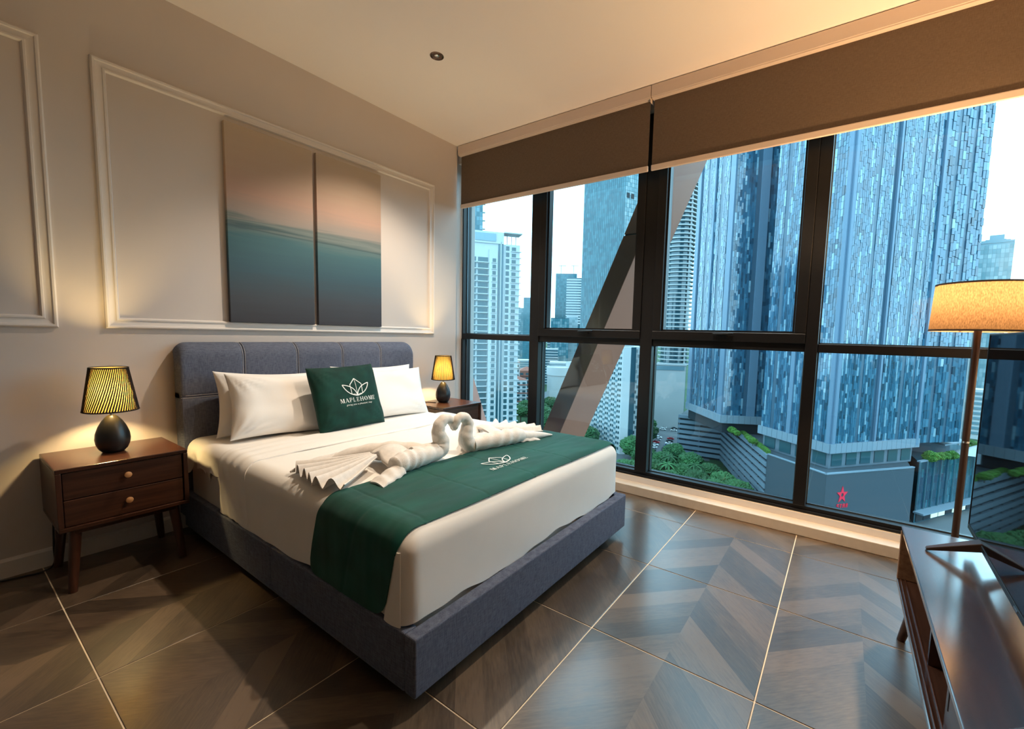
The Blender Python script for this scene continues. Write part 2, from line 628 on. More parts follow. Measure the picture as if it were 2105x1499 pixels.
    def build(self, name, mats, parent=None, smooth=None, bevel=0.0, bseg=2, weld=False):
        me = bpy.data.meshes.new(name)
        off = ORG.get(parent.name, Vector((0, 0, 0))) if parent else Vector((0, 0, 0))
        me.from_pydata([(p[0] - off[0], p[1] - off[1], p[2] - off[2]) for p in self.v], [], self.f)
        if isinstance(mats, str):
            mats = [mats]
        for m in mats:
            me.materials.append(MATS[m])
        if len(mats) > 1:
            me.polygons.foreach_set('material_index', self.mi)
        if self.attr and len(self.attr) == len(self.f):
            a = me.attributes.new('shade', 'FLOAT', 'FACE')
            a.data.foreach_set('value', self.attr)
        bm = bmesh.new()
        bm.from_mesh(me)
        if weld:
            bmesh.ops.remove_doubles(bm, verts=bm.verts, dist=1e-5)
        bmesh.ops.recalc_face_normals(bm, faces=bm.faces)
        bm.to_mesh(me)
        bm.free()
        if smooth is not None:
            me.polygons.foreach_set('use_smooth', [True] * len(me.polygons))
            me.set_sharp_from_angle(angle=R(smooth))
        me.update()
        o = bpy.data.objects.new(name, me)
        col.objects.link(o)
        if parent:
            o.parent = parent
        ORG[o.name] = off
        if bevel:
            md = o.modifiers.new('edge', 'BEVEL')
            md.width = bevel
            md.segments = bseg
            md.limit_method = 'ANGLE'
            md.angle_limit = R(40)
        return o


def tag(o, label=None, cat=None, group=None, kind=None):
    if label: o['label'] = label
    if cat: o['category'] = cat
    if group: o['group'] = group
    if kind: o['kind'] = kind
    return o


def thing(name, loc, label=None, cat=None, group=None, kind=None):
    e = bpy.data.objects.new(name, None)
    e.empty_display_size = 0.05
    e.location = loc
    col.objects.link(e)
    ORG[e.name] = Vector(loc)
    return tag(e, label, cat, group, kind)


def set_origin(o, loc):
    """give a one-mesh thing its origin at its base"""
    loc = Vector(loc)
    o.data.transform(Matrix.Translation(-loc))
    o.location = loc
    ORG[o.name] = loc
    return o


def copy_tree(o, parent=None, loc=None):
    c = o.copy()
    col.objects.link(c)
    c.parent = parent
    if loc is not None:
        c.location = loc
    for ch in o.children:
        copy_tree(ch, c)
    return c


def lin(a, b, n):
    return [a + (b - a) * i / (n - 1) for i in range(n)]


def smoothpath(pts, n):
    """Catmull-Rom through points"""
    pts = [Vector(p) for p in pts]
    P = [pts[0] * 2 - pts[1]] + pts + [pts[-1] * 2 - pts[-2]]
    out = []
    for k in range(n):
        t = k / (n - 1) * (len(pts) - 1)
        i = min(int(t), len(pts) - 2)
        u = t - i
        a, b, c, d = P[i], P[i + 1], P[i + 2], P[i + 3]
        out.append(0.5 * ((2 * b) + (c - a) * u + (2 * a - 5 * b + 4 * c - d) * u * u + (3 * b - a - 3 * c + d) * u ** 3))
    return out


def interp(pts, t):
    """piecewise-linear 1D"""
    if t <= pts[0][0]: return pts[0][1]
    for (a, va), (b, vb) in zip(pts, pts[1:]):
        if t <= b:
            return va + (vb - va) * (t - a) / (b - a)
    return pts[-1][1]

# ================================================================== the room
WY = 3.06          # headboard wall
CZ = 2.865         # ceiling
TY = -0.80         # television wall
RX = -1.90         # wall behind the camera
FX = 3.07          # front of the window frames

# floor: bed of grout, tiles as pieces
fl = tag(MB().box(RX, 3.09, TY, WY + 0.02, -0.12, -0.0025).build('floor', 'grout'), kind='structure')
TX, TYS, J = 0.6015, 0.5945, 0.0022
tile_cache = {}
for i in range(-4, 6):
    for j in range(-3, 6):
        x0, x1 = 0.2765 + i * TX + J, 0.2765 + (i + 1) * TX - J
        y0, y1 = 0.159 + j * TYS + J, 0.159 + (j + 1) * TYS - J
        x0, x1 = max(x0, RX), min(x1, 2.955)
        y0, y1 = max(y0, TY), min(y1, WY - 0.001)
        if x1 - x0 < 0.01 or y1 - y0 < 0.01:
            continue
        key = (round(x1 - x0, 3), round(y1 - y0, 3))
        if key not in tile_cache:
            t = MB().box(0, x1 - x0, 0, y1 - y0, -0.010, 0.0).build('tile', 'tile', None, bevel=0.0012, bseg=1)
            t.parent = fl
            tile_cache[key] = t
        else:
            t = tile_cache[key].copy()
            col.objects.link(t)
        t.location = (x0, y0, 0)

tag(MB().box(RX - 0.1, 3.25, TY - 0.1, WY + 0.25, CZ, CZ + 0.15).build('ceiling', 'ceiling_paint'), kind='structure')
wl = MB().box(RX - 0.1, 2.94, WY, WY + 0.2, -0.1, CZ).box(2.94, 3.25, WY + 0.062, WY + 0.2, -0.1, CZ)
tag(wl.build('wall_left', 'wall_paint'), kind='structure')
tag(MB().box(RX - 0.12, RX, TY - 0.1, WY + 0.1, -0.1, CZ).build('wall_rear', 'paint_warm'), kind='structure')
tag(MB().box(RX, 3.25, TY - 0.12, TY, -0.1, CZ).build('wall_right', 'paint_warm'), kind='structure')
# window wall: the strip above and the plinth below the glazing
wf = MB().box(3.02, 3.25, TY, WY + 0.062, 2.745, CZ).box(3.05, 3.25, TY, WY + 0.062, -0.1, 0.105)
tag(wf.build('wall_front', 'trim_paint'), kind='structure')

bb = MB()
prof = [(0, 0), (0.012, 0), (0.012, 0.075), (0.006, 0.085), (0, 0.088)]
bb.add([(RX, WY - d, z) for d, z in prof] + [(2.94, WY - d, z) for d, z in prof],
       [(i, i + 1, 6 + i, 5 + i) for i in range(4)] + [(0, 1, 2, 3, 4), (9, 8, 7, 6, 5)])
tag(bb.build('baseboard_left', 'trim_paint'), kind='structure')

# stepped sill along the glass
s = thing('trim_1', (2.956, 1.2, 0), kind='structure')
MB().box(2.956, 3.056, TY, WY + 0.06, 0.0, 0.066).build('sill_step', 'sill_stone', s, bevel=0.004)
MB().box(3.052, 3.09, TY, WY + 0.06, 0.0, 0.109).build('sill_step', 'sill_stone', s, bevel=0.003)

# picture-frame mouldings on the headboard wall
MP = [(0.0, 0.0), (0.001, 0.012), (0.007, 0.0175), (0.014, 0.0165), (0.017, 0.0105), (0.030, 0.0075), (0.040, 0.0085), (0.043, 0.0125), (0.050, 0.0125), (0.054, 0.006), (0.056, 0.0)]


def moulding(name, x0, x1, z0, z1):
    t = thing(name, ((x0 + x1) / 2, WY, z0), kind='structure')
    n = len(MP)
    c = [(x0, z0, 1, 1), (x1, z0, -1, 1), (x1, z1, -1, -1), (x0, z1, 1, -1)]
    for k in range(4):
        m = MB()
        ends = []
        for (cx, cz, sx, sz) in (c[k], c[(k + 1) % 4]):
            ends += [(cx + sx * d, WY - h, cz + sz * d) for d, h in MP]
        m.add(ends, [(i, i + 1, n + i + 1, n + i) for i in range(n - 1)])
        m.build('moulding', 'trim_paint', t, smooth=30)


moulding('trim_2', 0.541, 2.664, 1.139, 2.440)
moulding('trim_3', -1.74, 0.383, 1.139, 2.440)

# ------------------------------------------------------------------ the glazing
YL, YR = 3.112, TY + 0.012
W1 = thing('window_1', (FX, 1.2, 0.11), kind='structure')
D = 0.11


def bar(name, y0, y1, z0, z1, x0=FX, x1=FX + D, m='frame_metal', b=0.003):
    return MB().box(x0, x1, y0, y1, z0, z1).build(name, m, W1, bevel=b)


ZB0, ZB1, ZT = 0.110, 0.150, 2.745
bar('bottom_rail', YR, YL + 0.005, ZB0, ZB1)
bar('bottom_track', YR, YL, ZB0, ZB0 + 0.016, FX - 0.012, FX)
bar('head_rail', YR, YL, ZT - 0.06, ZT)
bar('jamb', YL - 0.012, YL + 0.010, ZB1, ZT)
bar('jamb', YR, YR + 0.03, ZB1, ZT)
MU = [(2.176, 2.272), (1.158, 1.250), (0.134, 0.199)]
for a, b in MU:
    bar('mullion', a, b, ZB1, ZT - 0.06, FX - 0.012, FX + D)
bays = [(MU[0][1], YL - 0.012), (MU[1][1], MU[0][0]), (MU[2][1], MU[1][0]), (YR + 0.03, MU[2][0])]
TZ0, TZ1 = 1.098, 1.149
XG = FX + 0.062


def pane(y0, y1, z0, z1, x=XG):
    p = MB().box(x, x + 0.008, y0, y1, z0, z1).build('pane', 'pane_glass', W1)
    g = 0.007
    for (a, b, c, d) in ((y0, y1, z0, z0 + g), (y0, y1, z1 - g, z1), (y0, y0 + g, z0, z1), (y1 - g, y1, z0, z1)):
        pass
    m = MB()
    m.box(x - 0.010, x - 0.001, y0, y1, z0, z0 + g).box(x - 0.010, x - 0.001, y0, y0 + g, z0, z1)
    m.box(x - 0.010, x - 0.001, y1 - g, y1, z0, z1)
    m.build('gasket', 'gasket', p)
    return p


for k, (a, b) in enumerate(bays):
    bar('transom', a, b, TZ0, TZ1)
    pane(a, b, ZB1, TZ0)
    if k in (0, 3):
        pane(a, b, TZ1, ZT - 0.06)
    else:
        # awning sash: thick outer frame, inner bead, handle
        sf = thing('sash', (FX, (a + b) / 2, TZ1))
        sf.parent = W1
        sf.location = Vector((FX, (a + b) / 2, TZ1)) - ORG[W1.name]
        z0, z1, w = TZ1 - 0.002, ZT - 0.06, 0.062
        for nm, q in (('sash_rail', (a, b, z0, z0 + w)), ('sash_rail', (a, b, z1 - w, z1)), ('sash_stile', (a, a + w, z0 + w, z1 - w)), ('sash_stile', (b - w, b, z0 + w, z1 - w))):
            MB().box(FX - 0.022, FX + 0.07, *q).build(nm, 'frame_metal', sf, bevel=0.004)
        i0, i1, j0, j1 = a + w, b - w, z0 + w, z1 - w
        be = MB()
        for q in ((i0, i1, j0, j0 + 0.012), (i0, i1, j1 - 0.012, j1), (i0, i0 + 0.012, j0 + 0.012, j1 - 0.012), (i1 - 0.012, i1, j0 + 0.012, j1 - 0.012)):
            be.box(FX + 0.004, FX + 0.06, *q)
        be.build('glazing_bead', 'frame_metal', sf)
        pg = MB().box(XG - 0.015, XG - 0.007, i0 + 0.008, i1 - 0.008, j0 + 0.008, j1 - 0.008).build('pane', 'pane_glass', sf)
        hy = (a + b) / 2
        h = MB().box(FX - 0.034, FX - 0.020, hy - 0.035, hy + 0.035, z0 + 0.030, z0 + 0.052)
        h.hexa([(FX - 0.060, hy - 0.075, z0 + 0.048), (FX - 0.032, hy - 0.075, z0 + 0.048), (FX - 0.030, hy + 0.05, z0 + 0.040), (FX - 0.058, hy + 0.05, z0 + 0.040),
                (FX - 0.060, hy - 0.075, z0 + 0.058), (FX - 0.032, hy - 0.075, z0 + 0.058), (FX - 0.030, hy + 0.05, z0 + 0.052), (FX - 0.058, hy + 0.05, z0 + 0.052)])
        h.build('window_handle', 'frame_metal', sf, bevel=0.003)

# ------------------------------------------------------------------ roller blinds
VX = 2.930


def blind(y0, y1, label):
    t = thing('roller_blind', (VX + 0.04, (y0 + y1) / 2, 2.31), label, 'blind', 'roller blinds above the windows')
    c = MB().box(VX, VX + 0.085, y0 - 0.012, y1 + 0.012, CZ - 0.082, CZ - 0.004)
    c.box(VX + 0.004, VX + 0.075, y0 - 0.010, y1 + 0.010, CZ - 0.090, CZ - 0.080)
    c.build('cassette', 'blind_plastic', t, bevel=0.003)
    MB().box(VX + 0.036, VX + 0.0375, y0, y1, 2.345, CZ - 0.085).build('fabric', 'blind_cloth', t)
    MB().box(VX + 0.028, VX + 0.044, y0 - 0.003, y1 + 0.003, 2.309, 2.347).build('bottom_rail', 'blind_plastic', t, bevel=0.005, bseg=3)
    MB().tube([(VX + 0.037, y0 + 0.004, CZ - 0.045), (VX + 0.037, y1 - 0.004, CZ - 0.045)], 0.030, 20).build('roller_tube', 'blind_plastic', t, smooth=40)
    br = MB().box(VX + 0.01, VX + 0.07, y0 - 0.011, y0 - 0.007, CZ - 0.11, CZ - 0.01)
    br.build('end_bracket', 'blind_plastic', t, bevel=0.001)
    return t


b1 = blind(1.212, 3.030, 'brown roller blind half lowered beside the headboard wall')
b2 = blind(TY + 0.03, 1.184, 'brown roller blind half lowered above the floor lamp')
ch = MB().tube(smoothpath([(VX + 0.05, 3.040, CZ - 0.08), (VX + 0.05, 3.040, 2.2), (VX + 0.05, 3.042, 1.1)], 10), 0.002, 6)
ch.tube(smoothpath([(VX + 0.065, 3.040, CZ - 0.08), (VX + 0.065, 3.040, 2.2), (VX + 0.065, 3.042, 1.1)], 10), 0.002, 6)
ch.build('pull_chain', 'blind_plastic', b1, smooth=60)

# ------------------------------------------------------------------ downlights


def downlight(x, y, label):
    t = thing('downlight', (x, y, CZ), label, 'downlight', 'recessed ceiling downlights')
    r = 0.036
    MB().lathe([(r + 0.006, 0.0), (r + 0.0055, -0.003), (r, -0.004), (r - 0.002, -0.0015), (r - 0.003, 0.0)], (x, y, CZ), 40, cap=False).build('trim_ring', 'bronze', t, smooth=60)
    MB().lathe([(r - 0.003, -0.002), (r - 0.010, -0.0012), (0.014, -0.0004)], (x, y, CZ), 40, cap=False).build('reflector', 'bronze', t, smooth=60)
    MB().lathe([(0.0135, -0.0010), (0.010, -0.0022), (0.004, -0.0028)], (x, y, CZ), 20).build('lens', 'chrome', t, smooth=60)
    L = bpy.data.lights.new('downlight_beam', 'SPOT')
    L.energy = P_DOWN
    L.color = (1.0, 0.82, 0.62)
    L.spot_size = R(112)
    L.spot_blend = 0.55
    L.shadow_soft_size = 0.022
    o = bpy.data.objects.new('downlight_beam', L)
    col.objects.link(o)
    o.parent = t
    o.location = (0, 0, -0.012)
    return t


downlight(1.936, 2.20, 'small recessed bronze downlight in the ceiling over the bed')
downlight(1.936, 0.60, 'recessed bronze ceiling downlight beyond the foot of the bed')

# ================================================================== the bed
BX0, BX1, BY0, BY1 = 0.795, 2.318, 0.990, 2.955
BZ0, BZ1 = 0.052, 0.246
bed = thing('bed', ((BX0 + BX1) / 2, 2.0, 0), 'charcoal fabric upholstered bed with a padded stitched headboard', 'bed')
ym = 1.925
for xa, xb in ((BX0, BX0 + 0.05), (BX1 - 0.05, BX1)):
    MB().box(xa, xb, BY0 + 0.0505, ym - 0.0006, BZ0, BZ1).build('side_rail', 'bed_cloth', bed, bevel=0.007, bseg=3)
    MB().box(xa, xb, ym + 0.0006, BY1, BZ0, BZ1).build('side_rail', 'bed_cloth', bed, bevel=0.007, bseg=3)
MB().box(BX0, BX1, BY0, BY0 + 0.05, BZ0, BZ1).build('foot_rail', 'bed_cloth', bed, bevel=0.007, bseg=3)
MB().box(BX0 + 0.05, BX1 - 0.05, BY0 + 0.05, BY1, BZ1 - 0.075, BZ1 - 0.052).build('platform', 'bed_core', bed)
for fx in (BX0 + 0.10, (BX0 + BX1) / 2, BX1 - 0.10):
    for fy in (BY0 + 0.12, 2.0, BY1 - 0.15):
        MB().box(fx - 0.03, fx + 0.03, fy - 0.03, fy + 0.03, 0.0, BZ0 + 0.12).build('foot', 'black_metal', bed, bevel=0.003)

# headboard: a padded slab with rolled top, made of stitched panels
HX0, HX1, HZ1, HYF, HYB = 0.800, 2.366, 1.070, 2.955, 3.052
RT, RC, RE = 0.085, 0.055, 0.018


def hb_point(x, s):
    """x across, s = arc length up the front and over the top"""
    dx = min(x - HX0, HX1 - x)
    ztop = HZ1 - (RC - math.sqrt(max(RC * RC - max(RC - dx, 0) ** 2, 0)))
    yoff = RE - math.sqrt(max(RE * RE - max(RE - dx, 0) ** 2, 0))
    straight = HZ1 - RT
    arc = RT * math.pi / 2
    if s <= straight:
        z, y = s, HYF
    else:
        a = min((s - straight) / RT, math.pi / 2)
        z = straight + RT * math.sin(a)
        y = HYF + RT * (1 - math.cos(a))
    z = min(z, z * ztop / HZ1) if z > 0.8 else z
    return x, min(y + yoff, HYB - 0.002), z


S_END = (HZ1 - RT) + RT * math.pi / 2
seams = [HX0, 1.113, 1.425, 1.738, 2.050, HX1]
hb = MB().box(HX0 + 0.01, HX1 - 0.01, HYF + 0.045, HYB, 0.08, HZ1 - 0.06).build('headboard', 'bed_cloth', bed, bevel=0.01)


def hb_panel(x0, x1, s0, s1):
    def edge(t, n):           # finer near the seams
        return [0.5 - 0.5 * math.cos(math.pi * i / (n - 1)) for i in range(n)]
    xs = [x0 + (x1 - x0) * t for t in edge(0, 22)]
    ss = [s0 + (s1 - s0) * t for t in edge(0, 26)]

    def fn(x, s):
        p = Vector(hb_point(x, s))
        d = min(x - x0 if x0 > HX0 + 1e-6 else 9, x1 - x if x1 < HX1 - 1e-6 else 9, s - s0 if s0 > 0.2 else 9, s1 - s if s1 < S_END - 1e-6 else 9)
        k = 0.006 * max(0.0, 1 - d / 0.022) ** 2
        p.y += k
        if s > HZ1 - RT:
            p.z -= k * 0.8
        return p
    m = MB().sheet(fn, xs, ss, th=lambda x, s: (0, max(0.004, HYB - 0.004 - hb_point(x, s)[1]) * 0.9, -0.004 if s > 1.0 else 0))
    return m.build('headboard_panel', 'bed_cloth', hb, smooth=50)


SH = 0.770
hb_panel(HX0, HX1, 0.10, SH)
for a, b in zip(seams, seams[1:]):
    hb_panel(a, b, SH, S_END)
st = MB()
for x in seams[1:-1]:
    for d in (-0.0065, 0.0065):
        pts = []
        for s in lin(SH + 0.004, S_END - 0.002, 40):
            p = Vector(hb_point(x + d, s))
            pts.append(p + Vector((0, 0.0016, 0)) + (Vector((0, 0, 0.0004)) if s > 1.0 else Vector((0, 0, 0))))
        st.tube(pts, 0.0012, 6)
for d in (-0.0065, 0.0065):
    pts = [Vector(hb_point(x, SH + d)) + Vector((0, 0.0014, 0)) for x in lin(HX0 + 0.004, HX1 - 0.004, 50)]
    st.tube(pts, 0.0012, 6)
tag(st.build('stitching', 'stitch', hb), label='pale double stitching')

# ------------------------------------------------------------------ mattress and sheets


def rbox_point(x, y, X0, X1, Y0, Y1, Z, r):
    """height of a soft-edged slab top at x, y"""
    dx = min(x - X0, X1 - x)
    dy = min(y - Y0, Y1 - y)
    qx, qy = max(r - dx, 0), max(r - dy, 0)
    q = min(math.hypot(qx, qy), r)
    return Z - r + math.sqrt(max(r * r - q * q, 0))


def soft_slab(m, X0, X1, Y0, Y1, Z0, Z1, r, seg=8, nx=40, ny=50, wob=0.0, open_head=False, rc=None):
    """skin of a slab with rounded edges as nested rounded-rect rings"""
    rc = rc or r
    rings = []
    ncorner, side_n = 8, 26

    def ring(inset, z):
        x0, x1, y0, y1 = X0 + inset, X1 - inset, Y0 + inset, Y1 - inset
        c = max(rc - inset, 0.004)
        pts = []
        for (cx, cy, a0, ex, ey) in ((x1 - c, y0 + c, -90, 0, 1), (x1 - c, y1 - c, 0, -1, 0), (x0 + c, y1 - c, 90, 0, -1), (x0 + c, y0 + c, 180, 1, 0)):
            for k in range(ncorner + 1):
                a = R(a0 + 90 * k / ncorner)
                pts.append((cx + c * math.cos(a), cy + c * math.sin(a)))
            ln = (y1 - y0 - 2 * c) if ex == 0 else (x1 - x0 - 2 * c)
            px, py = pts[-1]
            for k in range(1, side_n):
                t = ln * k / side_n
                pts.append((px + ex * t, py + ey * t))
        out = []
        for (px, py) in pts:
            w = 0
            if wob:
                w = wob * noise.noise(Vector((px * 3.1, py * 3.1, z * 2.0)))
            nx_, ny_ = px - (X0 + X1) / 2, py - (Y0 + Y1) / 2
            ln_ = math.hypot(nx_, ny_) or 1
            out.append((px + nx_ / ln_ * w, py + ny_ / ln_ * w, z + w * 0.7))
        return out
    for z in lin(Z0, Z1 - r, 9):
        rings.append(ring(0.0, z))
    for k in range(1, seg + 1):
        a = math.pi / 2 * k / seg
        rings.append(ring(r * (1 - math.cos(a)), Z1 - r + r * math.sin(a)))
    for k in range(1, 8):
        rings.append(ring(r + (min(X1 - X0, Y1 - Y0) / 2 - r - 0.02) * k / 7, Z1))
    n = len(rings[0])
    v = [p for q in rings for p in q]
    f = []
    for i in range(len(rings) - 1):
        for k in range(n):
            k2 = (k + 1) % n
            f.append((i * n + k, i * n + k2, (i + 1) * n + k2, (i + 1) * n + k))
    f.append(tuple((len(rings) - 1) * n + k for k in range(n)))
    f.append(tuple(range(n - 1, -1, -1)))
    m.add(v, f)
    return m


MX0, MX1, MY0, MY1, MZ = 0.822, 2.290, 1.062, 2.948, 0.532
mt = thing('mattress', ((MX0 + MX1) / 2, 2.0, 0.195), 'thick mattress in a white fitted sheet on the charcoal bed', 'mattress')
soft_slab(MB(), MX0, MX1, MY0, MY1, 0.197, MZ, 0.06).build('body', 'mattress_tick', mt, smooth=60)


def fitted(x_side):
    pass


# fitted sheet shows at the head end only: top plus a loose gathered hem
def fit_fn(u, y):
    """u runs round the bed from the left hem over the top to the right hem"""
    X0, X1, Z, r = MX0 - 0.006, MX1 + 0.006, MZ + 0.006, 0.064
    hem = 0.400 + 0.030 * math.sin(y * 23.0) + 0.020 * math.sin(y * 51 + 1)
    L1, L2 = Z - r - hem, r * math.pi / 2
    W = X1 - X0 - 2 * r
    tot = L1 * 2 + L2 * 2 + W
    s = u * tot
    bag = 0.010 * math.sin(y * 37) * max(0, 1 - s / 0.1)
    if s < L1: return (X0 - bag, y, hem + s)
    s -= L1
    if s < L2:
        a = s / r
        return (X0 + r - r * math.cos(a), y, Z - r + r * math.sin(a))
    s -= L2
    if s < W: return (X0 + r + s, y, Z)
    s -= W
    if s < L2:
        a = s / r
        return (X1 - r + r * math.sin(a), y, Z - r + r * math.cos(a))
    s -= L2
    return (X1, y, Z - r - s)


MB().sheet(fit_fn, lin(0, 1, 90), lin(2.20, MY1 - 0.004, 50), th=0.003).build('fitted_sheet', 'white_linen', mt, smooth=60)

# top sheet tucked round the foot, folded back near the pillows
SX0, SX1, SY0, SZ = 0.806, 2.304, 1.044, 0.548
FOLD = 2.475
RS = 0.070


def hang_profile(u, X0, X1, Z, r, zl, zr):
    L1, L3, L2 = Z - r - zl, Z - r - zr, r * math.pi / 2
    W = X1 - X0 - 2 * r
    s = u * (L1 + L3 + 2 * L2 + W)
    if s < L1: return X0, zl + s, (-1, 0)
    s -= L1
    if s < L2:
        a = s / r
        return X0 + r - r * math.cos(a), Z - r + r * math.sin(a), (-math.cos(a), math.sin(a))
    s -= L2
    if s < W: return X0 + r + s, Z, (0, 1)
    s -= W
    if s < L2:
        a = s / r
        return X1 - r + r * math.sin(a), Z - r + r * math.cos(a), (math.sin(a), math.cos(a))
    s -= L2
    return X1, Z - r - s, (1, 0)


ts = thing('top_sheet', ((SX0 + SX1) / 2, 1.8, 0.24), 'white top sheet tucked over the mattress and folded back below the pillows', 'bed sheet')
m = MB()
rows = []
ncs = 120
us = lin(0, 1, ncs)
ys = lin(SY0 + RS, FOLD, 70)


def sheet_pt(u, y):
    hem = 0.252 + 0.012 * math.sin(y * 5.0 + 0.5) + 0.006 * math.sin(y * 17)
    x, z, nn = hang_profile(u, SX0, SX1, SZ, RS, hem, 0.25)
    w = 0.004 * noise.noise(Vector((x * 2.2, y * 2.2, z * 2.2))) + 0.0022 * noise.noise(Vector((x * 9, y * 6, z * 3)))
    # soft pull lines running up the near side
    if z < SZ - RS and x < 1.2:
        w += 0.0030 * math.sin(y * 26 + z * 6) * max(0, (y - 1.9)) * 2
    return Vector((x + nn[0] * w, y, z + nn[1] * w))


m.sheet(sheet_pt, us, ys, th=0.004)
# rounded foot end: rings of the same profile shrinking over the edge, then a straight drop
foot = []
for k in range(0, 9):
    a = math.pi / 2 * k / 8
    foot.append((RS * (1 - math.sin(a)), RS * (1 - math.cos(a))))   # (y offset from SY0, drop)


def foot_top(u, t):
    """t 0..1: from the top edge over the rounding and down the foot drop"""
    hem = 0.250 + 0.010 * math.sin(u * 14) + 0.004 * math.sin(u * 47)
    arc = RS * math.pi / 2
    tot = arc + (SZ - RS - hem)
    s = t * tot
    if s < arc:
        a = s / RS
        dy, z = RS * (1 - math.sin(a)), SZ - RS + RS * math.cos(a)
        ins = RS * (1 - math.sqrt(max(1 - ((SZ - z) / RS - 0) ** 2, 0))) if False else 0
    else:
        dy, z = 0.0, SZ - RS - (s - arc)
    # width follows the rounded side edges: narrower high up, full below the rounding
    q = max(0.0, z - (SZ - RS))
    inset = RS - math.sqrt(max(RS * RS - q * q, 0.0))
    cr = 0.050
    x0, x1 = SX0 + inset, SX1 - inset
    x = x0 + (x1 - x0) * u
    # vertical corner rounding in plan
    d = min(x - x0, x1 - x)
    yy = dy
    if d < cr:
        yy = dy + (cr - math.sqrt(max(cr * cr - (cr - d) ** 2, 0.0)))
    w = 0.004 * noise.noise(Vector((x * 2.5, 7.0, z * 3.0))) + 0.0035 * math.sin(x * 3.0) * max(0, 0.45 - z) \
        + 0.0016 * math.sin((x * 9 + z * 22)) * max(0, 1 - z / 0.5)
    return Vector((x, SY0 + yy - w, z + (0.3 * w if s < arc else 0)))


uu = [0.5 - 0.5 * math.cos(math.pi * i / 69) for i in range(70)]
m.sheet(foot_top, uu, lin(0, 1, 34), th=0.004)
m.build('sheet', 'white_linen', ts, smooth=60)
# mitred corner fold on the near foot corner
cf = MB()


def cfold(u, t):
    z = 0.246 + (SZ - 0.060 - 0.246) * t
    wid = 0.060 * (1 - t) ** 0.7 + 0.016
    y = SY0 + 0.026 + wid * u
    bulge = 0.0098 * math.sin(math.pi * min(1.0, 0.06 + 0.74 * u)) ** 0.8 * (1 - 0.35 * t)
    return Vector((SX0 - 0.001 - bulge, y, z))


cf.sheet(cfold, lin(0, 1, 14), lin(0, 1, 18), th=(0.004, 0, 0))
cf.build('corner_fold', 'white_linen', ts, smooth=60)
# the folded-back band
BD0, BD1 = 2.205, 2.492


def band(u, y):
    hem = 0.262
    x, z, nn = hang_profile(u, SX0 - 0.005, SX1 + 0.005, SZ + 0.006, RS, hem, 0.27)
    e = min(y - BD0, BD1 - y)
    lift = 0.004 * min(1.0, max(e, 0) / 0.02)
    sl = 0.0
    if x < 1.3:                 # the band slants towards the foot on the near side
        sl = 0.055 * max(0, (1.05 - x)) * 2 + (0.10 * max(0, SZ - z))
    w = lift + 0.0020 * math.sin((y + sl) * 80 + x * 1.5) * max(0, 1 - abs(x - 0.82) / 0.55) + 0.003 * noise.noise(Vector((x * 5, y * 9, z * 2)))
    return Vector((x + nn[0] * w, y - sl * 0.9, z + nn[1] * w))


MB().sheet(band, lin(0, 1, 130), lin(BD0, BD1, 44), th=0.006).build('folded_band', 'white_linen', ts, smooth=60)

# ------------------------------------------------------------------ emblem printed on cushion and runner


def stroke(m2, pts, w):
    """flat ribbon of width w along 2-D points"""
    n = len(pts)
    L_, R_ = [], []
    for i in range(n):
        a = Vector(pts[max(i - 1, 0)])
        b = Vector(pts[min(i + 1, n - 1)])
        t = (b - a).normalized()
        nn = Vector((-t.y, t.x)) * (w / 2)
        p = Vector(pts[i])
        L_.append(p + nn)
        R_.append(p - nn)
    for i in range(n - 1):
        m2.append([L_[i], R_[i], R_[i + 1], L_[i + 1]])


def qbez(a, b, c, n=14):
    a, b, c = Vector(a), Vector(b), Vector(c)
    return [(1 - t) ** 2 * a + 2 * t * (1 - t) * b + t * t * c for t in lin(0, 1, n)]


def seg(a, b, n=6):
    return [Vector(a).lerp(Vector(b), t) for t in lin(0, 1, n)]


def quad2(m2, x0, y0, x1, y1):
    m2.append([Vector((x0, y0)), Vector((x1, y0)), Vector((x1, y1)), Vector((x0, y1))])


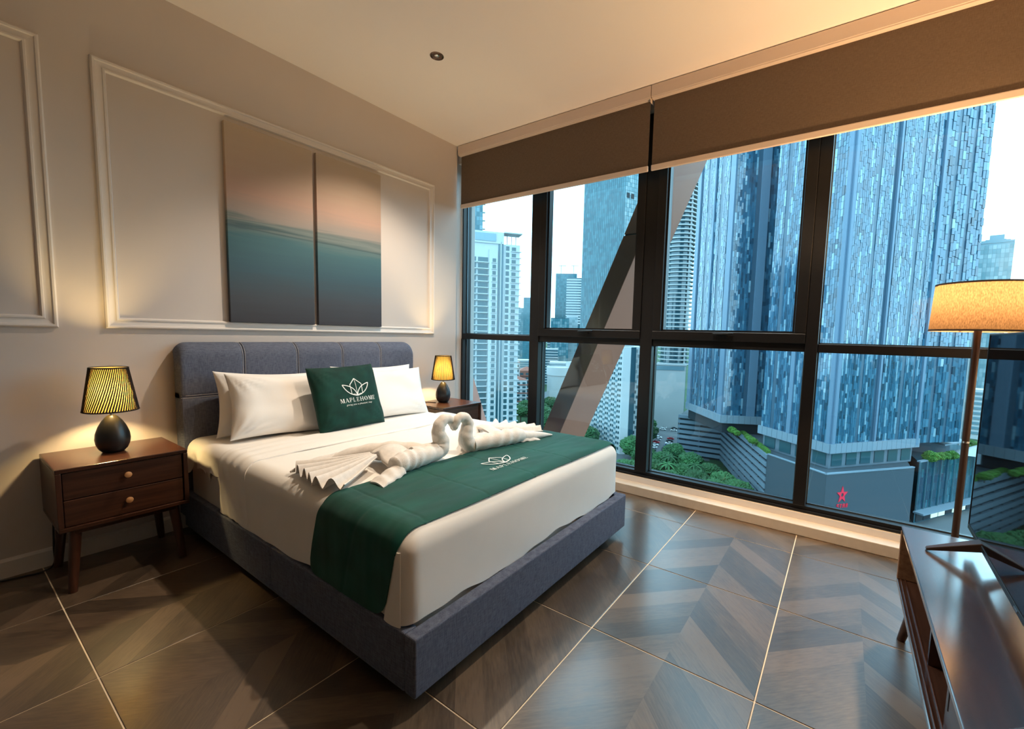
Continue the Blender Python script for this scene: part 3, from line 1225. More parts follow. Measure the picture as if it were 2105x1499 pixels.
def letter(m2, ch, x, y, h, w):
    T, t, s = 0.20 * w, 0.055 * h, 0.07 * h      # stem, hairline, serif
    if ch == 'M':
        quad2(m2, x, y, x + t, y + h)
        quad2(m2, x + w - T, y, x + w, y + h)
        m2.append([Vector((x + t, y + h)), Vector((x + t + T * 0.9, y + h)), Vector((x + w * 0.5 + T * 0.4, y)), Vector((x + w * 0.5 - T * 0.4, y))])
        m2.append([Vector((x + w - T, y + h)), Vector((x + w - T - t, y + h)), Vector((x + w * 0.5 - t * .3, y)), Vector((x + w * 0.5 + t * .5, y))])
        quad2(m2, x - s, y, x + t + s, y + t)
        quad2(m2, x + w - T - s, y, x + w + s, y + t)
    elif ch == 'A':
        m2.append([Vector((x, y)), Vector((x + t, y)), Vector((x + w * .52, y + h)), Vector((x + w * .45, y + h))])
        m2.append([Vector((x + w - T, y)), Vector((x + w, y)), Vector((x + w * .58, y + h)), Vector((x + w * .42, y + h))])
        quad2(m2, x + w * .24, y + h * .3, x + w * .7, y + h * .3 + t)
        quad2(m2, x - s, y, x + t + s, y + t)
        quad2(m2, x + w - T - s, y, x + w + s, y + t)
    elif ch in 'PLEH':
        quad2(m2, x, y, x + T, y + h)
        quad2(m2, x - s, y, x + T + s, y + t)
        quad2(m2, x - s, y + h - t, x + T + s, y + h)
        if ch == 'P':
            pts = [Vector((x + T, y + h - t / 2))] + [Vector((x + w * .55 + w * .38 * math.cos(a), y + h * .74 + (h * .26 - t / 2) * math.sin(a))) for a in lin(R(85), R(-85), 12)] + [Vector((x + T, y + h * .48))]
            stroke(m2, pts, t * 1.7)
        if ch in 'LE':
            quad2(m2, x, y, x + w * .9, y + t)
            quad2(m2, x + w * .9 - t, y, x + w * .9, y + h * .28)
        if ch == 'E':
            quad2(m2, x, y + h - t, x + w * .88, y + h)
            quad2(m2, x + w * .88 - t, y + h * .74, x + w * .88, y + h)
            quad2(m2, x, y + h * .48, x + w * .6, y + h * .48 + t)
            quad2(m2, x + w * .6, y + h * .38, x + w * .6 + t, y + h * .62)
        if ch == 'H':
            quad2(m2, x + w - T, y, x + w, y + h)
            quad2(m2, x, y + h * .48, x + w, y + h * .48 + t)
            quad2(m2, x + w - T - s, y, x + w + s, y + t)
            quad2(m2, x + w - T - s, y + h - t, x + w + s, y + h)
    elif ch == 'O':
        n = 24
        for k in range(n):
            a, b = 2 * math.pi * k / n, 2 * math.pi * (k + 1) / n

            def o(an, inner):
                rx = w / 2 - (T * abs(math.cos(an)) + t * 0.6 if inner else 0)
                ry = h / 2 - (t if inner else 0)
                return Vector((x + w / 2 + rx * math.cos(an), y + h / 2 + ry * math.sin(an)))
            m2.append([o(a, 0), o(b, 0), o(b, 1), o(a, 1)])


def text_polys(txt, height, shear=0.25):
    cu = bpy.data.curves.new('lettering', 'FONT')
    cu.body = txt
    cu.size = height
    cu.shear = shear
    cu.align_x = 'CENTER'
    cu.space_character = 1.15
    cu.resolution_u = 2
    ob = bpy.data.objects.new('lettering', cu)
    col.objects.link(ob)
    dg = bpy.context.evaluated_depsgraph_get()
    me = bpy.data.meshes.new_from_object(ob.evaluated_get(dg))
    polys = [[Vector(me.vertices[i].co[:2]) for i in p.vertices] for p in me.polygons]
    bpy.data.objects.remove(ob)
    bpy.data.curves.remove(cu)
    bpy.data.meshes.remove(me)
    return polys


def emblem(tagline):
    """unit: the word is 1 wide, centred on x=0, word baseline at y=0"""
    lot, word, tl = [], [], []
    w = 0.020
    B = (0.0, 0.115)
    s = 0.73
    f = lambda x, y: (x * s, 0.150 + y * s)
    stroke(lot, qbez(f(-.50, .42), f(-.38, .06), f(0, 0)), w)
    stroke(lot, qbez(f(-.50, .42), f(-.06, .34), f(0, 0)), w)
    stroke(lot, qbez(f(.50, .42), f(.38, .06), f(0, 0)), w)
    stroke(lot, qbez(f(.50, .42), f(.06, .34), f(0, 0)), w)
    stroke(lot, seg(f(0, .62), f(-.225, .40)), w)
    stroke(lot, seg(f(0, .62), f(.225, .40)), w)
    stroke(lot, seg(f(-.225, .40), f(-.205, .055)), w * .8)
    stroke(lot, seg(f(.225, .40), f(.205, .055)), w * .8)
    stroke(lot, seg(f(0, .62), f(0, 0), 10), w * .55)
    stroke(lot, qbez(f(-.205, .06), f(-.05, .07), f(0, 0)), w * .6)
    stroke(lot, qbez(f(.205, .06), f(.05, .07), f(0, 0)), w * .6)
    h = 0.105
    ws = dict(M=.098, A=.088, P=.066, L=.066, E=.066, H=.082, O=.096)
    gap = (1.0 - sum(ws[c] for c in 'MAPLEHOME')) / 8
    x = -.5
    for c in 'MAPLEHOME':
        letter(word, c, x, 0, h, ws[c])
        x += ws[c] + gap
    if tagline:
        tl = [[p * 0.062 + Vector((0, -0.085)) for p in q] for q in text_polys('giving you a pleasant stay', 1.0)]
    return lot, word, tl


def apply_print(polys, surf, parent, name):
    m = MB()
    for k, q in enumerate(polys):
        vs_ = [surf(p.x, p.y, k) for p in q]
        m.add(vs_, [tuple(range(len(q)))])
    return m.build(name, 'print_white', parent)


# ------------------------------------------------------------------ bed runner
RY0, RY1 = 1.068, 1.530
rn = thing('bed_runner', ((SX0 + SX1) / 2, 1.3, 0.25), 'dark green velvet runner laid across the foot of the bed', 'bed runner')
RO = 0.011


def run_core(u, v):
    """u across (0 near hem, 1 far hem), v from foot edge to head edge"""
    zl = 0.250
    c = 0.055                      # rounded lower corners
    e = min(v, 1 - v) * (RY1 - RY0)
    if e < c:
        zl += c - math.sqrt(max(c * c - (c - e) ** 2, 0))
    x, z, nn = hang_profile(u, SX0 - RO, SX1 + RO, SZ + RO, RS + RO, zl, zl + 0.03)
    y = RY0 + (RY1 - RY0) * v
    if z < SZ - 0.02 and x < 1:
        y += 0.075 * (SZ - 0.02 - z) / 0.28
        y += 0.012 * math.sin((SZ - z) * 9) * (v - 0.5)
    # the mattress edge falls away under the foot side
    drop = 0.0
    d = y - SY0
    if d < RS and z > SZ - RS:
        drop = (RS - math.sqrt(max(RS * RS - (RS - d) ** 2, 0))) * 0.72
    y += -0.018 * (x - 1.5) * (1 - v) * 0.6 + 0.004 * math.sin(x * 7) * (v - .5)
    return x, y, z - drop, nn


def run_pt(u, v):
    x, y, z, nn = run_core(u, v)
    w = 0.0026 * noise.noise(Vector((x * 3, y * 14, z * 3))) + 0.0018 * noise.noise(Vector((x * 11, y * 30, 3.0)))
    for xc in (0.915, 1.215, 1.515, 1.815):      # pressed fold lines
        w -= 0.0022 * math.exp(-((x - xc - 0.01 * (v - .5)) / 0.006) ** 2)
    w -= 0.0025 * math.exp(-((v - 0.5) / 0.012) ** 2)
    w = max(w, -0.0040)
    return Vector((x + nn[0] * w, y, z + nn[1] * w))


us_r = sorted(set(lin(0, 1, 170) + lin(0.16, 0.84, 200)))
MB().sheet(run_pt, us_r, lin(0, 1, 60), th=0.003).build('runner_cloth', 'velvet', rn, smooth=60)
lot, word, tl = emblem(False)


def run_surf(px, py, k):
    x = 1.545 + px * 0.255
    y = 1.232 + py * 0.235
    return (x, y, SZ + RO + 0.0042 + 0.00002 * (k % 7))


apply_print(lot, run_surf, rn, 'emblem')
apply_print(word, run_surf, rn, 'lettering')

# ------------------------------------------------------------------ pillows


def pillow_mesh(w, h, t, ear=0.05, seed=0.0, n=34, wr=1.0):
    """centre at origin, in the X-Z plane, thickness along Y"""
    g = [math.sin(math.pi / 2 * (-1 + 2 * i / (n - 1))) for i in range(n)]

    def pt(u, v, side):
        px = u * w / 2 * (1 - ear * (1 - v * v) * abs(u) ** 2)
        pz = v * h / 2 * (1 - ear * 1.2 * (1 - u * u) * abs(v) ** 2)
        k = (max(0, 1 - u ** 4) * max(0, 1 - v ** 4)) ** 0.55
        th = t / 2 * k
        # creases fanning in from the corners
        cr_ = 0.0
        for cx, cz in ((-1, -1), (-1, 1), (1, -1), (1, 1)):
            dx, dz = u - cx, v - cz
            d = math.hypot(dx, dz)
            an = math.atan2(dz, dx)
            cr_ += math.sin(an * 17 + cx * 2 + cz + seed) * math.exp(-((d - .35) / .3) ** 2)
        th += (0.0045 * cr_ * wr + 0.006 * wr * noise.noise(Vector((u * 2 + seed, v * 2, side)))) * k ** 0.7
        return (px, side * th, pz)
    m = MB()
    v, f = [], []
    for s_ in (-1, 1):
        o = len(v)
        for a in g:
            for b in g:
                v.append(pt(a, b, s_))
        for i in range(n - 1):
            for j in range(n - 1):
                q = (o + i * n + j, o + (i + 1) * n + j, o + (i + 1) * n + j + 1, o + i * n + j + 1)
                f.append(q if s_ < 0 else q[::-1])
    m.add(v, f)
    return m, pt


def place_pillow(name, label, cat, cx, cy, cz, w, h, t, tilt, rotz, roll, m_, group=None, ear=0.05, seed=0.0, wr=1.0):
    m, pt = pillow_mesh(w, h, t, ear, seed, wr=wr)
    o = m.build(name, m_, None, smooth=80, weld=True)
    M = Matrix.Translation((cx, cy, cz)) @ Matrix.Rotation(rotz, 4, 'Z') @ Matrix.Rotation(-tilt, 4, 'X') @ Matrix.Rotation(roll, 4, 'Y')
    o.data.transform(M)
    zmin = min(v.co.z for v in o.data.vertices)
    set_origin(o, (cx, cy, zmin))
    return tag(o, label, cat, group), M, pt


G = 'white bed pillows'
place_pillow('pillow', 'white pillow rearmost at the lamp side, behind the plump front one', 'pillow', 1.215, 2.842, 0.712, 0.60, 0.375, 0.125, R(13), R(1), R(3.5), 'cotton', G, 0.085, 1.0, 1.9)
place_pillow('pillow', 'plump white pillow in front on the wide open side of the bed', 'pillow', 1.222, 2.705, 0.712, 0.585, 0.375, 0.150, R(20), R(0), R(4.0), 'cotton', G, 0.085, 2.3, 1.9)
place_pillow('pillow', 'white pillow rearmost on the window side, only its top edge showing', 'pillow', 1.930, 2.845, 0.716, 0.66, 0.380, 0.120, R(13), R(0), R(1.0), 'cotton', G, 0.085, 4.1, 1.9)
place_pillow('pillow', 'white pillow in front on the window side, half behind the green cushion', 'pillow', 1.935, 2.712, 0.708, 0.65, 0.375, 0.145, R(20), R(-1), R(1.0), 'cotton', G, 0.085, 5.7, 1.9)
cu_, CM, cpt = place_pillow('cushion', 'dark green velvet cushion with a white lotus emblem', 'cushion', 1.518, 2.535, 0.742, 0.445, 0.405, 0.130, R(19), R(2), R(-1.2), 'velvet_cushion', None, 0.035, 9.0, 1.4)
lot, word, tl = emblem(True)
cinv = Vector(cu_.location)


def cush_surf(px, py, k):
    S = 0.245
    u = (0.028 + px * S) / 0.2225
    v = (-0.045 + py * S) / 0.2025
    p = Vector(cpt(u, v, -1))
    p.y -= 0.0016 + 0.00002 * (k % 7)
    return CM @ p


ORG[cu_.name] = cinv
apply_print(lot, cush_surf, cu_, 'emblem')
apply_print(word, cush_surf, cu_, 'lettering')
apply_print(tl, cush_surf, cu_, 'tagline')

# ------------------------------------------------------------------ towel swans


def swan(label, mir, ox, neck, front, back, hub, fan, tip):
    zb = SZ + 0.006
    t = thing('towel_swan', (ox, 1.57, zb), label, 'towel swan', 'folded towel swans on the bed')
    nk = smoothpath(neck, 60)
    rad = [interp([(0, .040), (.16, .046), (.32, .040), (.5, .031), (.68, .026), (.85, .021), (.96, .015), (1, .006)], i / 59) for i in range(60)]
    MB().tube(nk, rad, 18, ridge=0.035, ridge_n=11).build('neck', 'terry', t, smooth=70)
    for nm, pts, rr in (('wing', front, [(0, .034), (.35, .044), (.65, .046), (.9, .042), (.98, .034), (1, .020)]), ('wing', back, [(0, .034), (.35, .046), (.75, .034), (.97, .012), (1, .003)])):
        P_ = smoothpath(pts, 40)
        MB().tube(P_, [interp(rr, i / 39) for i in range(40)], 16, ridge=0.06, ridge_n=5).build(nm, 'terry', t, smooth=70)
    # pleated tail: one towel edge folded back and forth
    hubv = Vector(hub)
    npl = 6
    A0, A1, RR = fan

    def fn(a, r):
        ph = a * npl * 2 * math.pi
        ang = A0 + (A1 - A0) * (a + 0.075 / npl * math.sin(ph * 2) * (0.3 + 0.7 * r))
        rad_ = 0.05 + (RR - 0.05) * r + 0.012 * math.sin(a * 9 + 1) * r
        h = 0.012 + 0.030 * r
        z = zb + 0.007 + 0.046 * (1 - r) ** 1.3 + h * (0.5 + 0.5 * math.tanh(1.7 * math.sin(ph)) / 0.935)
        return Vector((hubv.x + math.cos(ang) * rad_, hubv.y + math.sin(ang) * rad_, z))
    MB().sheet(fn, lin(0, 1, 217), lin(0, 1, 20), th=0.005).build('tail', 'terry', t, smooth=75)
    # loose flap of the near wing

    def flap(a, w):
        x_ = hubv.x + mir * (-0.020 - 0.150 * a)
        y_ = hubv.y - 0.105 - 0.090 * w - 0.055 * a
        z_ = zb + 0.006 + 0.050 * math.sin(math.pi * (0.12 + 0.80 * w)) * (1 - 0.75 * a) + 0.003 * math.sin(a * 18)
        return Vector((x_, y_, z_))
    MB().sheet(flap, lin(0, 1, 20), lin(0, 1, 16), th=(0, 0, -0.007)).build('wing_flap', 'terry', t, smooth=75)
    # loose towel corner wrapping the tail's root
    def lip(a, w):
        """towel edge turned over the root of the tail, from one wing to the other"""
        y_ = hubv.y - 0.135 + 0.26 * a
        arch = math.sin(math.pi * min(max(a, 0), 1)) ** 0.6
        x_ = hubv.x + mir * (0.085 * (1 - w) - 0.050 * w * (0.6 + 0.4 * math.sin(a * 5 + 1)))
        z_ = zb + 0.022 + 0.062 * arch - 0.018 * w * w + 0.006 * math.sin(a * 16) * w + 0.010 * math.sin(w * 3.1)
        return Vector((x_, y_, z_))
    MB().sheet(lip, lin(0, 1, 40), lin(0, 1, 12), th=(0, 0, -0.012)).build('wrap', 'terry', t, smooth=75)
    P3 = smoothpath(tip, 16)
    MB().tube(P3, [interp([(0, .030), (.6, .020), (1, .004)], i / 15) for i in range(16)], 10, ridge=0.05, ridge_n=3).build('tail_tip', 'terry', t, smooth=70)
    return t


ZB = SZ + 0.008
swan('folded towel swan on the lamp side, pleated tail fanned towards the bedside', 1, 1.25,
     [(1.27, 1.60, ZB + .036), (1.35, 1.585, ZB + .036), (1.405, 1.57, .600), (1.418, 1.57, .636), (1.402, 1.57, .676), (1.406, 1.57, .716), (1.437, 1.57, .742), (1.474, 1.57, .735), (1.492, 1.57, .710), (1.499, 1.57, .678)],
     [(1.39, 1.560, ZB + .034), (1.27, 1.548, ZB + .040), (1.19, 1.538, ZB + .042), (1.115, 1.525, ZB + .040)],
     [(1.38, 1.590, ZB + .034), (1.26, 1.700, ZB + .044), (1.15, 1.800, ZB + .040), (0.98, 1.885, ZB + .016)],
     (1.165, 1.675, ZB), (R(143), R(211), 0.330), [(1.06, 1.86, ZB + .02), (0.95, 1.88, ZB + .018), (0.86, 1.87, ZB + .008)])
swan('folded towel swan on the window side, pleated tail fanned towards the glass', -1, 1.78,
     [(1.72, 1.56, ZB + .036), (1.66, 1.555, ZB + .036), (1.600, 1.55, .588), (1.566, 1.55, .622), (1.568, 1.55, .664), (1.577, 1.55, .706), (1.550, 1.55, .738), (1.512, 1.55, .738), (1.494, 1.55, .712), (1.486, 1.55, .682)],
     [(1.60, 1.535, ZB + .034), (1.72, 1.505, ZB + .040), (1.82, 1.485, ZB + .042), (1.93, 1.465, ZB + .040)],
     [(1.60, 1.580, ZB + .034), (1.74, 1.680, ZB + .044), (1.86, 1.770, ZB + .040), (2.03, 1.840, ZB + .016)],
     (1.845, 1.650, ZB), (R(37), R(-30), 0.355), [(1.92, 1.465, ZB + .034), (2.03, 1.440, ZB + .022), (2.15, 1.41, ZB + .008)])

# ================================================================== bedside tables and lamps


def nightstand(x, y, label):
    """x, y: front-left corner on the floor; local box 0.445 wide, 0.395 deep"""
    t = thing('nightstand', (x + 0.2225, y + 0.1975, 0), label, 'nightstand', 'walnut bedside tables')
    x0, x1, y0, y1, z0, z1, k = x, x + 0.445, y, y + 0.395, 0.275, 0.550, 0.018
    MB().box(x0, x1, y0, y1, z1 - k, z1).build('top', 'walnut_x', t, bevel=0.003)
    MB().box(x0, x1, y0, y1, z0, z0 + k).build('bottom', 'walnut_x', t, bevel=0.003)
    for a in (x0, x1 - k):
        MB().box(a, a + k, y0, y1, z0 + k, z1 - k).build('side_panel', 'walnut_z', t, bevel=0.0025)
    MB().box(x0 + k, x1 - k, y1 - 0.012, y1 - 0.002, z0 + k, z1 - k).build('back_panel', 'walnut_x', t)
    for a, b in ((0.2955, 0.4085), (0.4125, 0.5285)):
        d = MB().box(x0 + k + 0.003, x1 - k - 0.003, y0 + 0.010, y0 + 0.030, a, b)
        d.box(x0 + k + 0.012, x1 - k - 0.012, y0 + 0.030, y1 - 0.03, a + 0.008, b - 0.02)
        d = d.build('drawer', 'walnut_drawer', t, bevel=0.002)
        c = (x0 + x1) / 2
        kn = MB()
        prof = [(0.0045, 0), (0.0045, 0.010), (0.0115, 0.013), (0.0138, 0.018), (0.0125, 0.023), (0.006, 0.0258)]
        kn.lathe(prof, (0, 0, 0), 24)
        kn.v = [(c + p[0], y0 + 0.011 - p[2], (a + b) / 2 + 0.008 + p[1]) for p in kn.v]
        kn.build('knob', 'knob_wood', d, smooth=50)
    MB().box(x0 + 0.05, x1 - 0.05, y0 + 0.022, y0 + 0.042, z0 - 0.022, z0).build('apron', 'walnut_x', t, bevel=0.002)
    MB().box(x0 + 0.05, x1 - 0.05, y1 - 0.042, y1 - 0.022, z0 - 0.022, z0).build('apron', 'walnut_x', t, bevel=0.002)
    for sx, lx in ((-1, x0 + 0.055), (1, x1 - 0.055)):
        for sy, ly in ((-1, y0 + 0.045), (1, y1 - 0.060)):
            MB().tube([(lx, ly, z0 + 0.001), (lx + sx * 0.012 * 2, ly + sy * 0.026, 0.0)], [0.021, 0.0150], 20).build('leg', 'walnut_z', t, smooth=40)
    return t


nightstand(0.290, 2.650, 'walnut two-drawer bedside table on splayed legs beside the bare wall')
nightstand(2.376, 2.607, 'walnut two-drawer bedside table wedged between bed and window')


def table_lamp(x, y, z, twist, label):
    t = thing('table_lamp', (x, y, z), label, 'table lamp', 'black egg-shaped bedside lamps')
    prof = [(0.030, 0.0), (0.040, 0.003), (0.052, 0.018), (0.0605, 0.040), (0.0635, 0.064), (0.0605, 0.092), (0.051, 0.122), (0.037, 0.150), (0.022, 0.170), (0.012, 0.178), (0.008, 0.180)]
    MB().lathe(prof, (x, y, z), 48).build('base', 'lamp_black', t, smooth=60)
    MB().lathe([(0.0075, 0.178), (0.0075, 0.205), (0.0105, 0.206), (0.0105, 0.235), (0.004, 0.236)], (x, y, z), 20).build('neck', 'chrome', t, smooth=40)
    sh = thing('shade', (x, y, z + 0.2))
    sh.parent = t
    sh.location = (0, 0, 0.2)
    rb, rt_, zb, zt = 0.0985, 0.0680, z + 0.202, z + 0.405
    MB().lathe([(rb - 0.0015, zb), (rt_ - 0.0015, zt)], (x, y, 0), 72, cap=False).build('shade_lining', 'shade_lining', sh, smooth=60)
    pl_ = MB()
    n = 62
    for k in range(n):
        a0 = 2 * math.pi * k / n
        h = 2 * math.pi / n * 0.30
        rows_ = 5
        vv = []
        for i in range(rows_):
            f_ = i / (rows_ - 1)
            r_ = rb + (rt_ - rb) * f_
            z_ = zb + (zt - zb) * f_
            c_ = a0 + twist * f_
            for (da, dr) in ((-h, 0.0), (h, 0.0), (h * 0.5, 0.0022), (-h * 0.5, 0.0022)):
                vv.append((x + (r_ + dr) * math.cos(c_ + da), y + (r_ + dr) * math.sin(c_ + da), z_))
        ff = []
        for i in range(rows_ - 1):
            for q in range(4):
                q2 = (q + 1) % 4
                ff.append((i * 4 + q, i * 4 + q2, i * 4 + 4 + q2, i * 4 + 4 + q))
        ff += [(3, 2, 1, 0), tuple(4 * (rows_ - 1) + q for q in range(4))]
        pl_.add(vv, ff)
    tag(pl_.build('pleats', 'shade_pleat', sh, smooth=40), kind='stuff')
    for r_, z_ in ((rb, zb), (rt_, zt)):
        MB().tube([(x + r_ * math.cos(a), y + r_ * math.sin(a), z_) for a in lin(0, 2 * math.pi, 49)], 0.0032, 8, cap=False).build('rim', 'shade_pleat', sh, smooth=60)
    sp = MB()
    for a in (0.3, 0.3 + 2.094, 0.3 + 4.189):
        sp.tube([(x + 0.010 * math.cos(a), y + 0.010 * math.sin(a), z + 0.232), (x + rb * 0.93 * math.cos(a), y + rb * 0.93 * math.sin(a), zb + 0.012)], 0.0012, 6)
    sp.build('spider', 'chrome', sh)
    MB().lathe([(0.009, 0.234), (0.011, 0.238), (0.016, 0.248), (0.0165, 0.254), (0.012, 0.262), (0.004, 0.266)], (x, y, z), 20).build('light_bulb', 'bulb', t, smooth=60)
    L = bpy.data.lights.new('bedside_light', 'POINT')
    L.energy = P_TABLE
    L.color = (1.0, 0.70, 0.30)
    L.shadow_soft_size = 0.022
    o = bpy.data.objects.new('bedside_light', L)
    col.objects.link(o)
    o.parent = t
    o.location = (0, 0, 0.292)
    return t


table_lamp(0.508, 2.858, 0.550, R(34), 'lit black egg lamp with slanted pleats on the bedside table nearest the camera')
table_lamp(2.592, 2.848, 0.550, R(0), 'lit black egg lamp with upright pleats on the bedside table at the window')
pc = MB().tube(smoothpath([(2.53, 2.87, 0.553), (2.49, 2.93, 0.553), (2.43, 2.95, 0.553), (2.38, 2.99, 0.553), (2.372, 3.03, 0.50), (2.372, 3.04, 0.30), (2.38, 3.04, 0.05)], 40), 0.0028, 8)
o = pc.build('lamp_cord', 'cord_black', None, smooth=60)
tag(set_origin(o, (2.38, 3.04, 0.05)), 'thin dark lamp cord lying across the bedside table by the window', 'cord')
pc = MB().tube(smoothpath([(-0.9, 3.036, 0.004), (-0.3, 3.030, 0.004), (0.05, 3.024, 0.004), (0.18, 3.010, 0.004), (0.27, 2.992, 0.004), (0.31, 3.020, 0.02), (0.315, 3.046, 0.10), (0.33, 3.050, 0.30), (0.40, 3.049, 0.54)], 60), 0.0035, 8)
o = pc.build('power_cord', 'cord_black', None, smooth=60)
tag(set_origin(o, (0.05, 3.024, 0.0)), 'black power cord running along the floor below the baseboard', 'cord')

# ------------------------------------------------------------------ canvas prints
for k, (x0, x1, lb) in enumerate(((1.077, 1.582, 'unframed canvas print of a hazy seascape, the one nearer the camera'), (1.609, 2.110, 'unframed canvas print of a hazy seascape, the one nearer the window'))):
    t = thing('canvas_print', ((x0 + x1) / 2, WY - 0.03, 1.190), lb, 'picture', 'pair of seascape canvases')
    art_mat('seascape_%d' % k, 0.0 + 0.9 * k)
    MB().box(x0, x1, WY - 0.031, WY - 0.003, 1.190, 2.351).build('canvas', 'seascape_%d' % k, t, bevel=0.002)
    f = MB()
    for q in ((x0 + .004, x1 - .004, 1.194, 1.214), (x0 + .004, x1 - .004, 2.327, 2.347), (x0 + .004, x0 + .024, 1.214, 2.327), (x1 - .024, x1 - .004, 1.214, 2.327)):
        f.box(q[0], q[1], WY - 0.0035, WY - 0.0005, q[2], q[3])
    f.build('stretcher_frame', 'knob_wood', t)

# ================================================================== television console
KX0, KX1, KY0, KY1, KZ0, KZ1 = 0.42, 2.175, -0.634, -0.232, 0.224, 0.450
cs = thing('tv_console', ((KX0 + KX1) / 2, -0.43, 0), 'dark walnut television console with an open shelf on splayed legs', 'console')
k = 0.016
MB().box(KX0, KX1, KY0, KY1, KZ1 - k, KZ1).build('top', 'console_wood', cs, bevel=0.0035, bseg=3)
MB().box(KX0, KX1, KY0, KY1, KZ0, KZ0 + k).build('bottom', 'console_wood', cs, bevel=0.003)
for a in (KX0, KX1 - k):
    MB().box(a, a + k, KY0, KY1, KZ0 + k, KZ1 - k).build('side_panel', 'console_side_lit', cs, bevel=0.003)
MB().box(KX0 + k, KX1 - k, KY0, KY0 + 0.010, KZ0 + k, KZ1 - k).build('back_panel', 'console_wood', cs)
for a in (1.62, 1.05):
    MB().box(a, a + k, KY0 + 0.010, KY1 - 0.030, KZ0 + k, KZ1 - k).build('partition', 'console_wood', cs)
MB().box(1.80, 1.816, KY0 + 0.010, KY1 - 0.12, KZ0 + k, KZ1 - k).build('partition', 'walnut_x', cs)
for yy in (KY1 - 0.010, KY1 - 0.024):
    MB().box(KX0 + k, KX1 - k, yy - 0.0035, yy, KZ0 + k, KZ0 + k + 0.006).build('door_track', 'walnut_x', cs, bevel=0.001)
for a, b, yy in ((0.44, 0.98, KY1 - 0.012), (0.90, 1.36, KY1 - 0.026)):
    d = MB().box(a, b, yy - 0.010, yy, KZ0 + k + 0.006, KZ1 - k - 0.003).build('sliding_door', 'walnut_x', cs, bevel=0.002)
    MB().box(b - 0.03, b - 0.018, yy - 0.001, yy + 0.0015, 0.31, 0.37).build('finger_pull', 'black_metal', d, bevel=0.001)
for sx, lx in ((1, KX1 - 0.075), (-1, KX0 + 0.075)):
    for sy, ly in ((1, KY1 - 0.065), (-1, KY0 + 0.065)):
        MB().tube([(lx, ly, KZ0 + 0.001), (lx + sx * 0.050, ly + sy * 0.035, 0.0)], [0.022, 0.0135], 20).build('leg', 'walnut_z', cs, smooth=40)

# television
tv = thing('television', (1.52, -0.42, KZ1), 'large flat black television on angled feet, screen mirroring the skyline', 'television')
VX0, VX1, VZ0, VZ1, VY = 0.90, 2.130, 0.510, 1.207, -0.412
MB().box(VX0, VX1, VY - 0.022, VY, VZ0, VZ1).build('casing', 'tv_black', tv, bevel=0.003)
MB().box(VX0 + 0.25, VX1 - 0.25, VY - 0.060, VY - 0.021, VZ0 + 0.05, VZ0 + 0.40).build('rear_housing', 'tv_black', tv, bevel=0.012)
MB().box(VX0 + 0.006, VX1 - 0.006, VY - 0.001, VY + 0.0012, VZ0 + 0.018, VZ1 - 0.006).build('screen', 'tv_screen', tv)
bz = MB().box(VX0, VX1, VY - 0.002, VY + 0.003, VZ0, VZ0 + 0.016)
bz.box(VX0, VX0 + 0.005, VY - 0.002, VY + 0.003, VZ0, VZ1).box(VX1 - 0.005, VX1, VY - 0.002, VY + 0.003, VZ0, VZ1).box(VX0, VX1, VY - 0.002, VY + 0.003, VZ1 - 0.005, VZ1)
bz.build('bezel', 'tv_black', tv, bevel=0.001)
MB().box(1.50, 1.53, VY + 0.003, VY + 0.0042, VZ0 + 0.005, VZ0 + 0.010).build('badge', 'chrome', tv)
for fx, sgn in ((1.965, 1), (1.065, -1)):
    f = MB()
    for (tx, ty) in ((fx + 0.004 * sgn, -0.285), (fx - 0.022 * sgn, -0.520)):
        a = Vector((fx - 0.03 * sgn, VY - 0.011, VZ0 + 0.012))
        b = Vector((tx, ty, KZ1 + 0.006))
        d = (b - a).normalized()
        sd = Vector((1, 0, 0))
        w0, w1, h0, h1 = 0.024, 0.010, 0.016, 0.005
        f.hexa([a - sd * w0 / 1 - Vector((0, 0, h0)), a + sd * w0 - Vector((0, 0, h0)), b + sd * w1 - Vector((0, 0, h1)), b - sd * w1 - Vector((0, 0, h1)),
                a - sd * w0 + Vector((0, 0, h0)), a + sd * w0 + Vector((0, 0, h0)), b + sd * w1 + Vector((0, 0, h1)), b - sd * w1 + Vector((0, 0, h1))])
    f.build('foot', 'pole_brown', tv, bevel=0.003)

tv.rotation_euler = (0, 0, R(-1.56))      # the set stands a touch askew on the console
tv.location.y += 0.0166

# ------------------------------------------------------------------ floor lamp
lx, ly = 2.750, -0.489
fl_ = thing('floor_lamp', (lx, ly, 0), 'lit floor lamp with a wide tan linen drum shade by the glass', 'floor lamp')
MB().lathe([(0.125, 0.0), (0.125, 0.010), (0.118, 0.018), (0.03, 0.024), (0.014, 0.034)], (lx, ly, 0), 48).build('base', 'pole_brown', fl_, smooth=40)
MB().lathe([(0.0135, 0.03), (0.0135, 0.716)], (lx, ly, 0), 24).build('pole', 'pole_brown', fl_, smooth=40)
MB().lathe([(0.0142, 0.714), (0.0142, 0.722)], (lx, ly, 0), 24).build('pole_joint', 'chrome', fl_, smooth=40)
MB().lathe([(0.0135, 0.722), (0.0135, 1.232)], (lx, ly, 0), 24).build('pole', 'pole_brown', fl_, smooth=40)
sh = thing('shade', (lx, ly, 1.23))
sh.parent = fl_
sh.location = (0, 0, 1.23)
MB().lathe([(0.170, 1.229), (0.160, 1.441)], (lx, ly, 0), 96, cap=False).build('linen_drum', 'linen_shade', sh, smooth=60)
